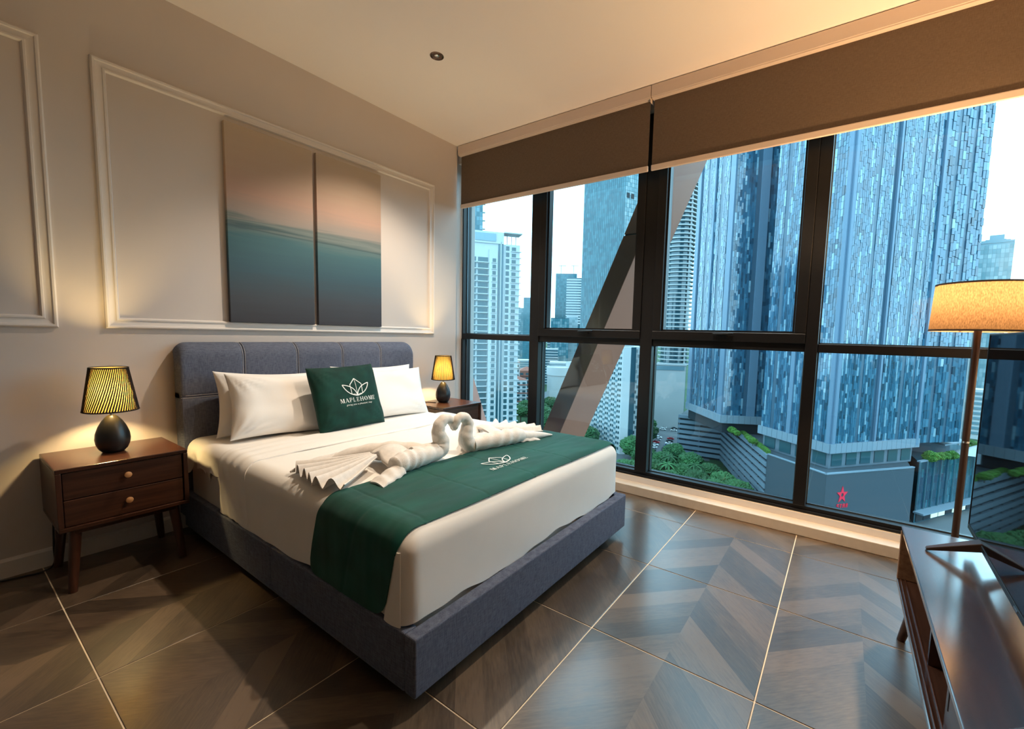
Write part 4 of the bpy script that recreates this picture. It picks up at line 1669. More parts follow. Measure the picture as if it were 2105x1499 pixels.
for r_, z_ in ((0.170, 1.231), (0.160, 1.439)):
    MB().lathe([(r_ + 0.0012, z_ - 0.004), (r_ + 0.0012, z_ + 0.004), (r_ - 0.0012, z_ + 0.004), (r_ - 0.0012, z_ - 0.004), (r_ + 0.0012, z_ - 0.004)], (lx, ly, 0), 96, cap=False).build('shade_binding', 'shade_trim', sh, smooth=30)
sp = MB()
for a in (0.2, 0.2 + 2.094, 0.2 + 4.189):
    sp.tube([(lx, ly, 1.240), (lx + 0.168 * math.cos(a), ly + 0.168 * math.sin(a), 1.236)], 0.0022, 6)
sp.build('spider', 'pole_brown', sh)
MB().lathe([(0.013, 1.232), (0.016, 1.25), (0.016, 1.285), (0.012, 1.287)], (lx, ly, 0), 20).build('socket', 'black_metal', fl_, smooth=40)
MB().lathe([(0.012, 1.286), (0.016, 1.298), (0.027, 1.325), (0.028, 1.340), (0.020, 1.362), (0.004, 1.370)], (lx, ly, 0), 24).build('light_bulb', 'bulb', fl_, smooth=60)
L = bpy.data.lights.new('floor_lamp_light', 'POINT')
L.energy = P_FLOOR
L.color = (1.0, 0.62, 0.30)
L.shadow_soft_size = 0.03
o = bpy.data.objects.new('floor_lamp_light', L)
col.objects.link(o)
o.parent = fl_
o.location = (0, 0, 1.388)

# ================================================================== the city outside
GZ = -65.0        # street level below this high floor


class Face:
    """a vertical plane from P to Q (plan), u along it, d outward towards the viewer's side"""
    def __init__(self, P, Q):
        self.P, self.Q = Vector(P), Vector(Q)
        self.L = (self.Q - self.P).length
        self.u = (self.Q - self.P) / self.L
        n = Vector((self.u.y, -self.u.x))
        mid = (self.P + self.Q) / 2
        if n.dot(-mid) < 0:
            n = -n
        self.n = n

    def pt(self, u, z, d=0.0):
        p = self.P + self.u * u + self.n * d
        return (p.x, p.y, z)

    def box(self, m, u0, u1, z0, z1, d0, d1, mi=0, attr=None, tilt=0.0, tu=0.0):
        v = [self.pt(u0, z0, d1), self.pt(u1, z0, d1 + tu), self.pt(u1, z0, d0), self.pt(u0, z0, d0),
             self.pt(u0, z1, d1 + tilt), self.pt(u1, z1, d1 + tilt + tu), self.pt(u1, z1, d0), self.pt(u0, z1, d0)]
        return m.hexa(v, mi, attr)


PROTO = {}


def piece(name, m_, parent, face, u0, u1, z0, z1, d0, d1, shade=None):
    """one box piece on a facade, sharing a unit mesh"""
    key = (name, m_)
    if key not in PROTO:
        me = bpy.data.meshes.new(name)
        b = MB().box(-.5, .5, -.5, .5, 0, 1)
        me.from_pydata(b.v, [], b.f)
        me.materials.append(MATS[m_])
        PROTO[key] = me
    o = bpy.data.objects.new(name, PROTO[key])
    col.objects.link(o)
    o.parent = parent
    c = Vector(face.pt((u0 + u1) / 2, z0, (d0 + d1) / 2)) - ORG[parent.name]
    o.location = c
    o.rotation_euler = (0, 0, math.atan2(face.u.y, face.u.x))
    o.scale = (u1 - u0, d1 - d0, z1 - z0)
    if shade is not None:
        o['shade'] = float(shade)
    return o


# ground, roads
g = MB().box(20, 5000, -4000, 5000, GZ - 2, GZ)
tag(g.build('ground', 'ground_grass'), kind='structure')
rd = MB()


def strip(m, a, b, w, z=GZ + 0.06):
    a, b = Vector(a), Vector(b)
    d = (b - a).normalized()
    n = Vector((-d.y, d.x)) * w / 2
    m.add([(*(a + n), z), (*(a - n), z), (*(b - n), z), (*(b + n), z), (*(a + n), z - .5), (*(a - n), z - .5), (*(b - n), z - .5), (*(b + n), z - .5)],
          [(0, 1, 2, 3), (7, 6, 5, 4), (0, 4, 5, 1), (1, 5, 6, 2), (2, 6, 7, 3), (3, 7, 4, 0)])


strip(rd, (150, 70), (320, 130), 12)
strip(rd, (120, -90), (235, 20), 22)
strip(rd, (235, 78), (340, 104), 46, GZ + 0.03)
strip(rd, (120, -50), (330, -62), 80, GZ + 0.02)
strip(rd, (250, 220), (600, 330), 16)
tag(rd.build('road', 'asphalt'), kind='structure')
hl = MB()
hp = []
for k in range(41):
    y = -1500 + 100 * k
    hp.append((y, 40 + 55 * noise.noise(Vector((k * 0.35, 3, 0))) + 25 * noise.noise(Vector((k * 1.1, 9, 0)))))
vv, ff = [], []
for y, h in hp:
    vv += [(2600, y, GZ), (2900, y, GZ + max(h, 12)), (3300, y, GZ)]
for k in range(40):
    a = k * 3
    ff += [(a, a + 3, a + 4, a + 1), (a + 1, a + 4, a + 5, a + 2)]
hl.add(vv, ff)
tag(hl.build('hills', 'hill', None, smooth=60), kind='structure')


# ---- outer skin of the building the room belongs to
ow = MB().box(3.14, 3.26, 3.27, 45, -62, 70).box(3.14, 3.26, -45, TY - 0.13, -62, 70)
ow.box(3.14, 3.26, TY - 0.13, 3.27, CZ + 0.16, 70).box(3.14, 3.26, TY - 0.13, 3.27, -62, -0.14)
tag(ow.build('wall_outer', 'podium_band'), kind='structure')

# ---- diagonal steel braces in front of the glass
def brace(label, near, far_shift, seam):
    """near: two (y,z) edges pairs on the x=3.6 side, extruded 0.63 m outwards"""
    (a0, a1), (b0, b1) = near

    def ext(p, q, z):
        t = (z - p[1]) / (q[1] - p[1])
        return p[0] + (q[0] - p[0]) * t
    z0, z1 = -6.0, 9.0
    t = thing('steel_brace', (3.9, ext(a0, a1, z0), z0), label, 'brace', 'diagonal braces outside the glass')
    X0, X1 = 3.60, 4.225
    zs = [z0, -3.2, -0.55, 2.05, 4.7, z1]
    for za, zb in zip(zs, zs[1:]):
        g_ = 0.006
        v = []
        for z in (za + g_, zb - g_):
            ya, yb = ext(a0, a1, z), ext(b0, b1, z)
            v += [(X0, ya, z), (X1, ya, z), (X1, yb, z), (X0, yb, z)]
        MB().hexa(v).build('cladding_panel', 'cladding', t, bevel=0.004)
    v = []
    for z in (z0, z1):
        ya, yb = ext(a0, a1, z), ext(b0, b1, z)
        lo, hi = min(ya, yb) + 0.01, max(ya, yb) - 0.01
        v += [(X0 + .01, lo, z), (X1 - .01, lo, z), (X1 - .01, hi, z), (X0 + .01, hi, z)]
    MB().hexa(v).build('core', 'black_metal', t)
    return t


brace('brown clad diagonal brace crossing behind the middle window panes', (((1.525, 1.922), (2.267, .185)), ((1.716, 1.933), (2.476, .185))), 0, True)
brace('pale clad diagonal brace glimpsed behind the bedside lamp at the wall', (((4.270, 1.05), (3.800, -.01)), ((4.480, 1.05), (4.010, -.01))), 0, True)


# ---- star towers
def star_tower(name, label, poly, faces, z0, z1, bands, origin, seed, mean=0.34, n_single=300):
    rnd = random.Random(seed)
    t = thing(name, (*origin, z0), label, 'building')
    MB().prism(poly, z0, z1).build('core', 'star_core', t)
    cand = []
    fins = []
    for fi, (P, Q) in enumerate(faces):
        F = Face(P, Q)
        u = 0.0
        tot = sum(w for w, k in bands[fi])
        for w, kind in bands[fi]:
            w = w / tot * F.L
            if kind == 'L':
                piece('fin', 'star_fin', t, F, u, u + w, z0, z1, 0.0, 0.75)
            elif kind == 'P':
                nc = max(1, round(w / 0.86))
                cw = w / nc
                colphase = [rnd.random() for _ in range(nc)]
                nf = int((z1 - z0) / 3.05)
                for c in range(nc):
                    zz = z0 + rnd.random() * 0.5
                    f = 0
                    while zz < z1 - 3.2:
                        h = rnd.choice((1.6, 2.0, 2.4, 2.4, 2.8, 3.05))
                        s = mean + 0.10 * math.sin(c * 1.7 + zz * 0.045 + seed) + rnd.gauss(0, 0.10)
                        if rnd.random() < 0.07: s += 0.26
                        if (round(zz / 3.05) + c * 3) % 17 == 0 or (round(zz / 3.05) + c * 3) % 17 == 1: s = 0.84
                        if rnd.random() < 0.08: s = 0.08
                        d = 0.08 + rnd.random() * 0.11
                        cand.append((F, u + c * cw + 0.05, u + (c + 1) * cw - 0.05, zz, zz + h - 0.10, 0.02, d, min(max(s, 0.02), 1.0)))
                        zz += h
            u += w
    # the ones that show largest are pieces of their own
    def near(c):
        p = Vector(c[0].pt((c[1] + c[2]) / 2, c[3], 0)) - CAM
        up_ = p.z / p.x
        return p.length + (9999 if up_ > 0.36 else 0)
    cand.sort(key=near)
    for c in cand[:n_single]:
        o = piece('facade_panel', 'star_panel', t, *c[:7], shade=c[7])
        o.rotation_euler.x += rnd.uniform(-.018, .018)
        o.rotation_euler.z += rnd.uniform(-.025, .025)
    m = MB()
    for F, u0, u1, a, b, d0, d1, s in cand[n_single:]:
        F.box(m, u0, u1, a, b, d0, d1, 0, s, (b - a) * rnd.uniform(-.018, .018), rnd.uniform(-.03, .03))
    tag(m.build('facade_panels', 'star_panels_joined', t), kind='stuff')
    return t


T2 = [(174, 1.8), (207, -23.8), (226, 0.7), (192.4, 25.5)]
tw2 = star_tower('glass_tower', 'tall blue tower of flickering glass panels behind the floor lamp', T2 + [], [((174, 1.8), (207, -23.8)), ((174, 1.8), (192.4, 25.5))], -36, 170,
                 [[(1.2, 'L'), (1.6, 'P'), (7.5, 'P'), (1.3, 'D'), (5.5, 'P'), (1.2, 'D'), (0.8, 'L'), (1.3, 'D'), (8.5, 'P'), (1.6, 'D'), (4.0, 'P'), (1.0, 'D'), (3.0, 'P'), (1.2, 'L')],
                  [(1.2, 'L'), (5, 'P'), (1.2, 'D'), (7, 'P'), (1.5, 'L'), (6, 'P'), (1.4, 'D'), (4, 'P')]], (190, 0), 3)
# far wing of the same tower
F = Face((212, -24.5), (226, -38.2))
MB().prism([(212, -24.5), (226, -38.2), (246, -22), (230, -8)], -36, 172).build('wing', 'star_core', tw2)
wm = MB()
rr_ = random.Random(5)
for c in range(14):
    if c in (3, 8): continue
    z = -36
    while z < 168:
        h = rr_.choice((2.2, 2.9, 3.05, 3.4))
        F.box(wm, c * F.L / 14 + .08, (c + 1) * F.L / 14 - .08, z, z + h - .14, 0, .1 + .3 * rr_.random(), 0, min(max(0.40 + rr_.gauss(0, .18), 0.02), 1))
        z += h
tag(wm.build('wing_panels', 'star_panels_joined', tw2), kind='stuff')
# skirt of pale panels and a glazed storey below
for (P, Q) in (((173.2, 1.8), (207.4, -24.6)), ((173.2, 1.8), (192.6, 26.5))):
    F = Face(P, Q)
    n = int(F.L / 2.4)
    for k in range(n):
        piece('skirt_panel', 'podium_pale', tw2, F, k * F.L / n + .05, (k + 1) * F.L / n - .05, -36.6, -33.4, -0.6, 0.35)
MB().prism([(175, 1.8), (206.5, -22.8), (225, 0.7), (192.4, 24.5)], -42.2, -36.2).build('lower_storey', 'podium_band', tw2)
for (P, Q) in (((175, 1.8), (206.5, -22.8)), ((175, 1.8), (192.4, 24.5))):
    F = Face(P, Q)
    n = 6 if F.L > 35 else 4
    for k in range(n):
        piece('window', 'tower_window', tw2, F, (k + .15) * F.L / n, (k + .85) * F.L / n, -41.4, -37.2, 0.0, 0.25)

T1 = [(237, 68), (209, 44), (222, 18), (262, 30), (262, 66)]
tw1 = star_tower('glass_tower', 'blue glass panel tower with pale fins behind the middle window panes', T1, [((237, 68), (209, 44)), ((209, 44), (222, 18))], -36, 175,
                 [[(3.2, 'L'), (1.2, 'D'), (4.5, 'P'), (2.0, 'D'), (4.0, 'P'), (1.2, 'L'), (3.6, 'P'), (2.2, 'D'), (4.2, 'P'), (1.6, 'D'), (3.4, 'L')],
                  [(7.5, 'P'), (1.5, 'D'), (3.0, 'L'), (7.0, 'P'), (1.4, 'D'), (5.0, 'P')]], (230, 45), 8, 0.31)
for (P, Q) in (((237.6, 69), (208.0, 44.2)), ((208.0, 44.2), (222, 17))):
    F = Face(P, Q)
    n = int(F.L / 2.4)
    for k in range(n):
        piece('skirt_panel', 'podium_pale', tw1, F, k * F.L / n + .05, (k + 1) * F.L / n - .05, -37.4, -33.8, -0.6, 0.35)
MB().prism([(236, 67), (210, 44), (222, 20), (260, 30), (260, 66)], -42.2, -36.2).build('lower_storey', 'podium_dark', tw1)

# ---- podium with the car decks and the plain wall carrying the star
pod = thing('podium_building', (200, 20, GZ), 'dark podium with striped car decks and a red star on its blank wall', 'building')
PP = [(195, -22.7), (165, 2), (180, 21), (244, 51), (242, 74), (300, 80), (300, -20)]
MB().prism([(195, -22.2), (165.8, 2), (180.8, 20.4), (245, 50.4), (243, 73.5), (299, 79), (299, -20)], GZ, -42.6).build('decks', 'podium_dark', pod)
F = Face((165, 2), (195, -22.7))
F.box(MB(), 0, 1, 0, 1, 0, 1)
piece('blank_wall', 'podium_wall', pod, F, 0, F.L, GZ, -41.8, -0.7, 0.05)
F2 = Face((165, 2), (180, 21))
piece('blank_wall', 'podium_wall', pod, F2, 0, F2.L, GZ, -41.8, -0.7, 0.05)
piece('coping', 'podium_pale', pod, F, 0, F.L, -41.8, -41.45, -0.8, 0.2)
piece('coping', 'podium_pale', pod, F2, 0, F2.L, -41.8, -41.45, -0.8, 0.2)
for (P, Q) in (((180, 21), (244, 51)), ((244, 51), (242, 74))):
    FF = Face(P, Q)
    for k in range(8):
        z = -42.0 - 2.85 * k
        piece('deck_band', 'deck_band', pod, FF, 0, FF.L, z - 1.75, z, -0.4, 0.55)
    n = int(FF.L / 8)
    for k in range(n + 1):
        piece('deck_column', 'podium_wall', pod, FF, max(0, k * FF.L / n - .4), min(FF.L, k * FF.L / n + .4), GZ, -42.2, -0.8, 0.2)
# roof slab
MB().prism([(195.5, -22), (166, 2), (181, 20), (244.5, 50.6), (242.6, 73.5), (299, 79), (299, -20)], -42.9, -42.25).build('roof_deck', 'podium_wall', pod)
# star emblem and the word below it
SF = F


def wall_pt(a, b, d=0.12):
    return Vector(SF.pt(a, b, d))


su = ((170.5 - 165) / 30.0) * SF.L
szc = -49.0
sm = MB()
ro, ri, hole = 2.35, 0.98, 0.62
op = [(su + (ro if k % 2 == 0 else ri) * math.sin(k * math.pi / 5), szc + 1.25 * (ro if k % 2 == 0 else ri) * math.cos(k * math.pi / 5)) for k in range(10)]
ip = [(su + hole * (1.0 if k % 2 else .75) * math.sin(k * math.pi / 5), szc + 1.25 * hole * (1.0 if k % 2 else .75) * math.cos(k * math.pi / 5)) for k in range(10)]
for k in range(10):
    k2 = (k + 1) % 10
    q = [op[k], op[k2], ip[k2], ip[k]]
    sm.hexa([wall_pt(a, b, .05) for a, b in q] + [wall_pt(a, b, .25) for a, b in q])
sm.build('star_emblem', 'star_red', pod)
polys = []
x = su - 1.95
for c, w in (('S', .9), ('T', .9), ('A', .95), ('R', .9)):
    z, h, t_ = szc - 4.35, 1.3, 0.26
    if c == 'S':
        for q in ((x, z, x + w, z + t_), (x, z + h / 2 - t_ / 2, x + w, z + h / 2 + t_ / 2), (x, z + h - t_, x + w, z + h), (x, z + h / 2, x + t_, z + h), (x + w - t_, z, x + w, z + h / 2)): polys.append(q)
    if c == 'T':
        polys += [(x, z + h - t_, x + w, z + h), (x + w / 2 - t_ / 2, z, x + w / 2 + t_ / 2, z + h)]
    if c == 'A':
        polys += [(x, z, x + t_, z + h * .8), (x + w - t_, z, x + w, z + h * .8), (x + t_ * .6, z + h - t_, x + w - t_ * .6, z + h), (x, z + h * .35, x + w, z + h * .35 + t_)]
    if c == 'R':
        polys += [(x, z, x + t_, z + h), (x, z + h - t_, x + w, z + h), (x, z + h * .42, x + w, z + h * .42 + t_), (x + w - t_, z + h * .42, x + w, z + h), (x + w * .55, z, x + w * .55 + t_, z + h * .42)]
    x += w + 0.35
sm = MB()
for a, b, c, d in polys:
    sm.hexa([wall_pt(a, b, .05), wall_pt(c, b, .05), wall_pt(c, d, .05), wall_pt(a, d, .05), wall_pt(a, b, .2), wall_pt(c, b, .2), wall_pt(c, d, .2), wall_pt(a, d, .2)])
sm.build('star_lettering', 'star_red', pod)

# ---- the glass podium to the right with its roof garden
gp = thing('glass_podium', (230, -38, GZ), 'low dark glass block with a roof garden beside the star wall', 'building')
GPP = [(206, -25.2), (246, -50), (275, -24), (222, -23.4)]
MB().prism(GPP, GZ, -42).build('core', 'tower_glass', gp)
F = Face((206, -25.2), (246, -50))
rr_ = random.Random(11)
n = 44
gm = MB()
for k in range(n):
    for r in range(6):
        z = GZ + 5.2 + r * 3.0
        F.box(gm, k * F.L / n + .05, (k + 1) * F.L / n - .05, z, z + 2.9, 0.0, 0.12, 0, min(max((0.05 if k < n * .42 else 0.24) + rr_.gauss(0, .10), 0), .9))
tag(gm.build('curtain_wall', 'curtain_panel', gp), kind='stuff')
for k in range(11):
    piece('mullion', 'tower_mullion', gp, F, k * F.L / 10 - .1, k * F.L / 10 + .1, GZ + 5, -42, 0.0, 0.5)
piece('canopy', 'podium_pale', gp, F, -1, F.L, GZ + 4.2, GZ + 4.8, 0.0, 3.2)
for k in range(9):
    piece('shop_front', 'shop_glow' if k in (2, 3, 5, 6) else 'podium_dark', gp, F, 1 + k * 5.0, 5.4 + k * 5.0, GZ + 0.4, GZ + 3.7, 0.0, 0.2)
piece('coping', 'podium_pale', gp, F, 0, F.L, -42, -41.5, -0.8, 0.3)
MB().box(226, 246, -36, -25, -42, -37.6).build('plant_room', 'podium_band', gp)
MB().prism([(222, -34), (238, -43), (252, -33), (236, -25.5)], -37.6, -37.1).build('roof_canopy', 'podium_pale', gp)
cn = MB()
for (cx, cy, r_) in ((229, -43.0, 4.2), (236, -46.0, 3.8)):
    cn.add([(cx - r_, cy - r_, -40.8), (cx + r_, cy - r_, -40.8), (cx + r_, cy + r_, -40.8), (cx - r_, cy + r_, -40.8), (cx, cy, -37.8), (cx, cy, -41.2)],
           [(0, 1, 4), (1, 2, 4), (2, 3, 4), (3, 0, 4), (1, 0, 5), (2, 1, 5), (3, 2, 5), (0, 3, 5)])
cn.build('tensile_canopy', 'concrete_pale', gp)

# ---- white apartment tower on the left
ap = thing('apartment_tower', (161, 143, GZ), 'white apartment tower with rows of ledged windows beside the wall', 'building')
AF = Face((172, 135), (148, 153.5))
nn = -AF.n
ApP = [(172, 135), (148, 153.5), (148 + nn.x * 20, 153.5 + nn.y * 20), (172 + nn.x * 20, 135 + nn.y * 20)]
MB().prism(ApP, GZ, 44).build('core', 'tower_white', ap)
piece('recess_strip', 'tower_glass', ap, AF, 8.0, 10.6, GZ, 45, -0.5, 0.25)  # dark strip set in the recess between the bays
piece('pipe_duct', 'tower_white', ap, AF, 9.1, 9.6, GZ, 45, 0.2, 0.6)
piece('bay', 'tower_white', ap, AF, 11.0, 15.2, GZ, 41, 0.0, 1.3)
piece('bay', 'tower_white', ap, AF, 0.0, 7.2, GZ, 44, 0.0, 0.9)
for k in range(30):
    z = -46 + 3.0 * k
    piece('window', 'tower_window', ap, AF, 2.0, 4.1, z, z + 1.75, 0.85, 1.0)
    piece('ledge', 'tower_white', ap, AF, -0.7, 1.4, z - .35, z - .05, 0.0, 1.5)
    piece('ledge', 'tower_white', ap, AF, 1.6, 4.5, z - .35, z - .08, 0.85, 1.5)
    piece('window', 'tower_window', ap, AF, 5.3, 7.0, z, z + 2.1, 0.85, 1.0)
    if z < 38:
        piece('window', 'tower_window', ap, AF, 11.9, 13.6, z, z + 1.75, 1.25, 1.4)
        piece('ledge', 'tower_white', ap, AF, 11.6, 14.0, z - .35, z - .08, 1.2, 1.9)
        piece('window', 'tower_window', ap, AF, 15.6, 20.4, z, z + 2.2, 0.0, 0.15)
        piece('ledge', 'tower_white', ap, AF, 15.3, 20.8, z - .45, z - .05, 0.0, 1.3)
        piece('window', 'tower_window', ap, AF, 21.4, 29.8, z, z + 2.2, 0.0, 0.15)
        piece('ledge', 'tower_white', ap, AF, 21.0, 30.2, z - .45, z - .05, 0.0, 1.3)
piece('crown', 'tower_white', ap, AF, 8, 30.3, 44, 49.5, -8, 0.6)
piece('crown', 'tower_glass_pale', ap, AF, 12, 22, 45.0, 48.6, 0.4, 0.9)
for a in (1.0, 3.2, 5.4):
    piece('roof_post', 'tower_white', ap, AF, a, a + .35, 44, 49.2, -3.5, -3.1)
piece('roof_canopy', 'tower_white', ap, AF, -1.0, 8.0, 49.2, 49.7, -6, 1.6)
# glass tower rising behind it
gb = thing('glass_tower', (235, 236, GZ), 'teal glass tower top rising behind the white apartment block', 'building')
gF = Face((246, 228.5), (228, 250))
nn = -gF.n
MB().prism([(246, 228.5), (228, 250), (228 + nn.x * 25, 250 + nn.y * 25), (246 + nn.x * 25, 228.5 + nn.y * 25)], GZ, 118).build('core', 'tower_glass', gb)


def curtain(parent, face, z0, z1, cols, dz, lo, hi, seed, d=0.12, name='curtain_wall'):
    rr = random.Random(seed)
    m = MB()
    nz = int((z1 - z0) / dz)
    for k in range(cols):
        for r in range(nz):
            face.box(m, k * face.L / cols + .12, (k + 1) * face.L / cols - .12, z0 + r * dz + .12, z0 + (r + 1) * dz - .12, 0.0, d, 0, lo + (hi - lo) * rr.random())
    return tag(m.build(name, 'curtain_panel', parent), kind='stuff')


curtain(gb, gF, 20, 118, 12, 3.2, .30, .72, 21)
for k in range(9):
    piece('sunshade', 'tower_white', gb, gF, -1.8, 0.0, 60 + k * 6, 60.6 + k * 6, -2, .6)

# ---- blue curtain-wall tower
bt = thing('glass_tower', (430, 215, GZ), 'plain teal curtain-wall skyscraper standing left of the brown brace', 'building')
bF1, bF2 = Face((420, 194.5), (440, 254)), Face((420, 194.5), (436, 187.5))
MB().prism([(420, 194.5), (440, 254), (490, 240), (470, 175)], GZ, 230).build('core', 'tower_glass', bt)
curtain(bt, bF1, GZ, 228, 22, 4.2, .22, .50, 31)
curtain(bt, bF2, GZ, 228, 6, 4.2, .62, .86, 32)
piece('louvre', 'podium_dark', bt, bF2, 2, 6, 142, 147, 0, .4)
piece('louvre', 'podium_dark', bt, bF2, 8, 12, 142, 147, 0, .4)

# ---- cream curved-balcony tower
cb = thing('balcony_tower', (345, 112, GZ), 'cream tower ringed with curved balconies beside the blue panel tower', 'building')
MB().lathe([(10.2, GZ), (10.2, 150)], (345, 112, 0), 40).build('core', 'tower_glass', cb, smooth=40)
ring_me = None
for k in range(52):
    z = -20 + 3.2 * k
    if ring_me is None:
        o = MB().lathe([(10.2, 0.0), (12.2, 0.0), (12.2, 0.95), (11.9, 0.95), (11.9, 0.35), (10.2, 0.35)], (0, 0, 0), 40, cap=False).build('balcony_slab', 'concrete_pale', None, smooth=40)
        ring_me = o
    else:
        o = ring_me.copy()
        col.objects.link(o)
    o.parent = cb
    o.location = (0, 0, z - GZ)
for a in (243,):
    p = (345 + 11.2 * math.cos(R(a)), 112 + 11.2 * math.sin(R(a)))
    MB().box(p[0] - .5, p[0] + .5, p[1] - .5, p[1] + .5, -22, 148).build('fin', 'tower_white', cb)
# pale blank block below it
pb = thing('blank_block', (312, 105, GZ), 'pale blank-walled block behind the open car park', 'building')
pF = Face((312, 92), (300, 116))
nn = -pF.n
MB().prism([(312, 92), (300, 116), (300 + nn.x * 12, 116 + nn.y * 12), (312 + nn.x * 12, 92 + nn.y * 12)], GZ, -19).build('wall', 'concrete_pale', pb)
piece('glass_band', 'tower_glass_pale', pb, pF, 1, pF.L - 3, -22.5, -19.6, 0, .3)
piece('roof_edge', 'tower_white', pb, pF, -.5, pF.L + .5, -19, -17.6, -1, .5)

# ---- white slab block with small square windows
wb = thing('apartment_block', (228, 105, GZ), 'white apartment block dotted with small square windows right of the brace', 'building')
wP = [(236, 127), (221, 99.5), (223, 96.0), (226.5, 94.6), (229, 96.5), (231.5, 93.4), (262, 108), (262, 135)]
MB().prism(wP, GZ, -5).build('core', 'tower_white', wb)
wF = Face((221, 99.5), (236, 127))
for k in range(19):
    z = GZ + 2.2 + 3.0 * k
    for c in range(5):
        u = 1.2 + c * 5.6
        piece('window', 'tower_window', wb, wF, u, u + 1.2, z, z + 1.4, 0, .12)
        piece('window', 'tower_window', wb, wF, u + 1.75, u + 2.95, z, z + 1.4, 0, .12)
        if c < 5:
            piece('balcony', 'tower_glass_pale', wb, wF, u + 3.4, u + 5.1, z - .9, z + .3, 0, .5)
wF3 = Face((223, 96.0), (226.5, 94.6))
piece('glass_strip', 'tower_glass', wb, wF3, 0.2, wF3.L, GZ, -5, 0, .3)
wF4 = Face((229, 96.5), (231.5, 93.4))
sq = MB()
for k in range(20):
    z = GZ + 2.0 + 2.9 * k
    wF4.box(sq, .4 if k % 2 else 1.9, 1.9 if k % 2 else 3.4, z, z + 1.7, 0, .2)
tag(sq.build('windows', 'tower_window', wb), kind='stuff')
MB().box(226, 246, 104, 120, -5, -1.5).build('roof_house', 'tower_white', wb)

# ---- round white building, low houses and mid-rises in the valley
rb_ = thing('round_building', (355, 226, GZ), 'low round white building with a flat rim roof', 'building')
MB().lathe([(12, GZ), (12, -38)], (355, 226, 0), 40).build('drum', 'concrete_pale', rb_, smooth=40)
MB().lathe([(12.7, -38.2), (12.7, -30.5), (11.8, -30.2), (11.6, -31.5)], (355, 226, 0), 40).build('rim_roof', 'tower_white', rb_, smooth=40)
MB().box(355, 366, 210, 219, -36, -25).build('stair_tower', 'tower_white', rb_)

rr_ = random.Random(17)


def house(x, y, w, d, h, roof, wallm, label, floors=4, name='row_house', grp='low houses in the valley'):
    t = thing(name, (x, y, GZ), label, 'building', grp)
    F = Face((x + w / 2, y - d / 2), (x - w / 2, y + d / 2))
    nn = -F.n
    dp = 12
    P4 = [(F.P.x, F.P.y), (F.Q.x, F.Q.y), (F.Q.x + nn.x * dp, F.Q.y + nn.y * dp), (F.P.x + nn.x * dp, F.P.y + nn.y * dp)]
    MB().prism(P4, GZ, GZ + h).build('wall', wallm, t)
    for k in range(floors):
        z = GZ + 1.2 + k * (h - 1) / floors
        n = max(2, int(F.L / 4.5))
        for c in range(n):
            piece('window', 'tower_window', t, F, (c + .22) * F.L / n, (c + .78) * F.L / n, z, z + (h / floors) * .45, 0, .15)
        piece('balcony', 'tower_white' if k % 2 else roof, t, F, 0.3, F.L - .3, z - .9, z - .15, 0, .9)
    cx, cy = sum(p[0] for p in P4) / 4, sum(p[1] for p in P4) / 4
    if roof == 'brick_red':
        m = MB()
        m.add([(p[0] * 1.04 - cx * .04, p[1] * 1.04 - cy * .04, GZ + h) for p in P4] + [(cx, cy, GZ + h + 4)], [(3, 2, 1, 0), (0, 1, 4), (1, 2, 4), (2, 3, 4), (3, 0, 4)])
        m.build('roof', 'brick_red', t)
    else:
        MB().prism([(p[0] * 1.01 - cx * .01, p[1] * 1.01 - cy * .01) for p in P4], GZ + h, GZ + h + .9).build('roof', roof, t)
    return t


house(300, 244, 12, 14, 40, 'brick_red', 'tower_white', 'cream house with a red hipped roof beside the white apartment tower', 9)
house(290, 229, 14, 14, 26, 'brick_red', 'tower_white', 'red and white balconied house between tower and window post', 7)
house(335, 250, 12, 12, 30, 'brick_red', 'brick_red', 'tall brick-red house left of the round building', 7)
house(262, 222, 16, 18, 16, 'podium_band', 'podium_band', 'grey low block at the foot of the white apartment tower', 4)


def midrise(x, y, w, z1, cols, dz, lo, hi, seed, label, wallm='tower_glass', grp='towers on the skyline', band=None, cat='building', name='office_tower', depth=0.8):
    t = thing(name, (x, y, GZ), label, cat, grp)
    d = Vector((x, y)).normalized()
    s = Vector((-d.y, d.x))
    c = Vector((x, y))
    P, Q = c - s * w / 2, c + s * w / 2
    F = Face((P.x, P.y), (Q.x, Q.y))
    b0, b1 = Q + d * w * depth, P + d * w * depth
    MB().prism([(P.x, P.y), (Q.x, Q.y), (b0.x, b0.y), (b1.x, b1.y)], GZ, z1).build('core', wallm, t)
    if band:
        z = z1 - dz
        k = 0
        while z > max(GZ, z1 - 46 * dz):
            piece('floor_band', band, t, F, 0, F.L, z, z + dz * .5, 0, w * .012 + .15)
            z -= dz
    else:
        curtain(t, F, max(GZ, z1 - 150), z1, cols, dz, lo, hi, seed, .2)
    return t, F


a, F = midrise(710, 443, 40, 116, 12, 4, .38, .62, 41, 'blue skyscraper under construction with cranes on the far skyline')
midrise(672, 396, 38, 101, 12, 4.5, .3, .5, 42, 'pale banded skyscraper beside the one with cranes', 'tower_glass', band='tower_white')
for u in (6, 30):
    piece('crane_mast', 'podium_dark', a, F, u, u + .9, 116, 132, -6, -5)
    piece('crane_jib', 'podium_dark', a, F, u - 9, u + 5, 131, 131.8, -6, -5)
midrise(520, 333, 26, 24, 8, 4, .5, .8, 43, 'teal mid-rise office with pale mullions below the skyline')
midrise(540, 355, 20, 4, 6, 4, .5, .7, 44, 'white banded mid-rise left of the teal office', 'tower_white', band='tower_glass')
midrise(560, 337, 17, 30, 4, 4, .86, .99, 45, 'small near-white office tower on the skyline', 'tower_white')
midrise(600, 350, 15, 16, 4, 4, .3, .5, 46, 'narrow dark blue tower behind the near-white office')
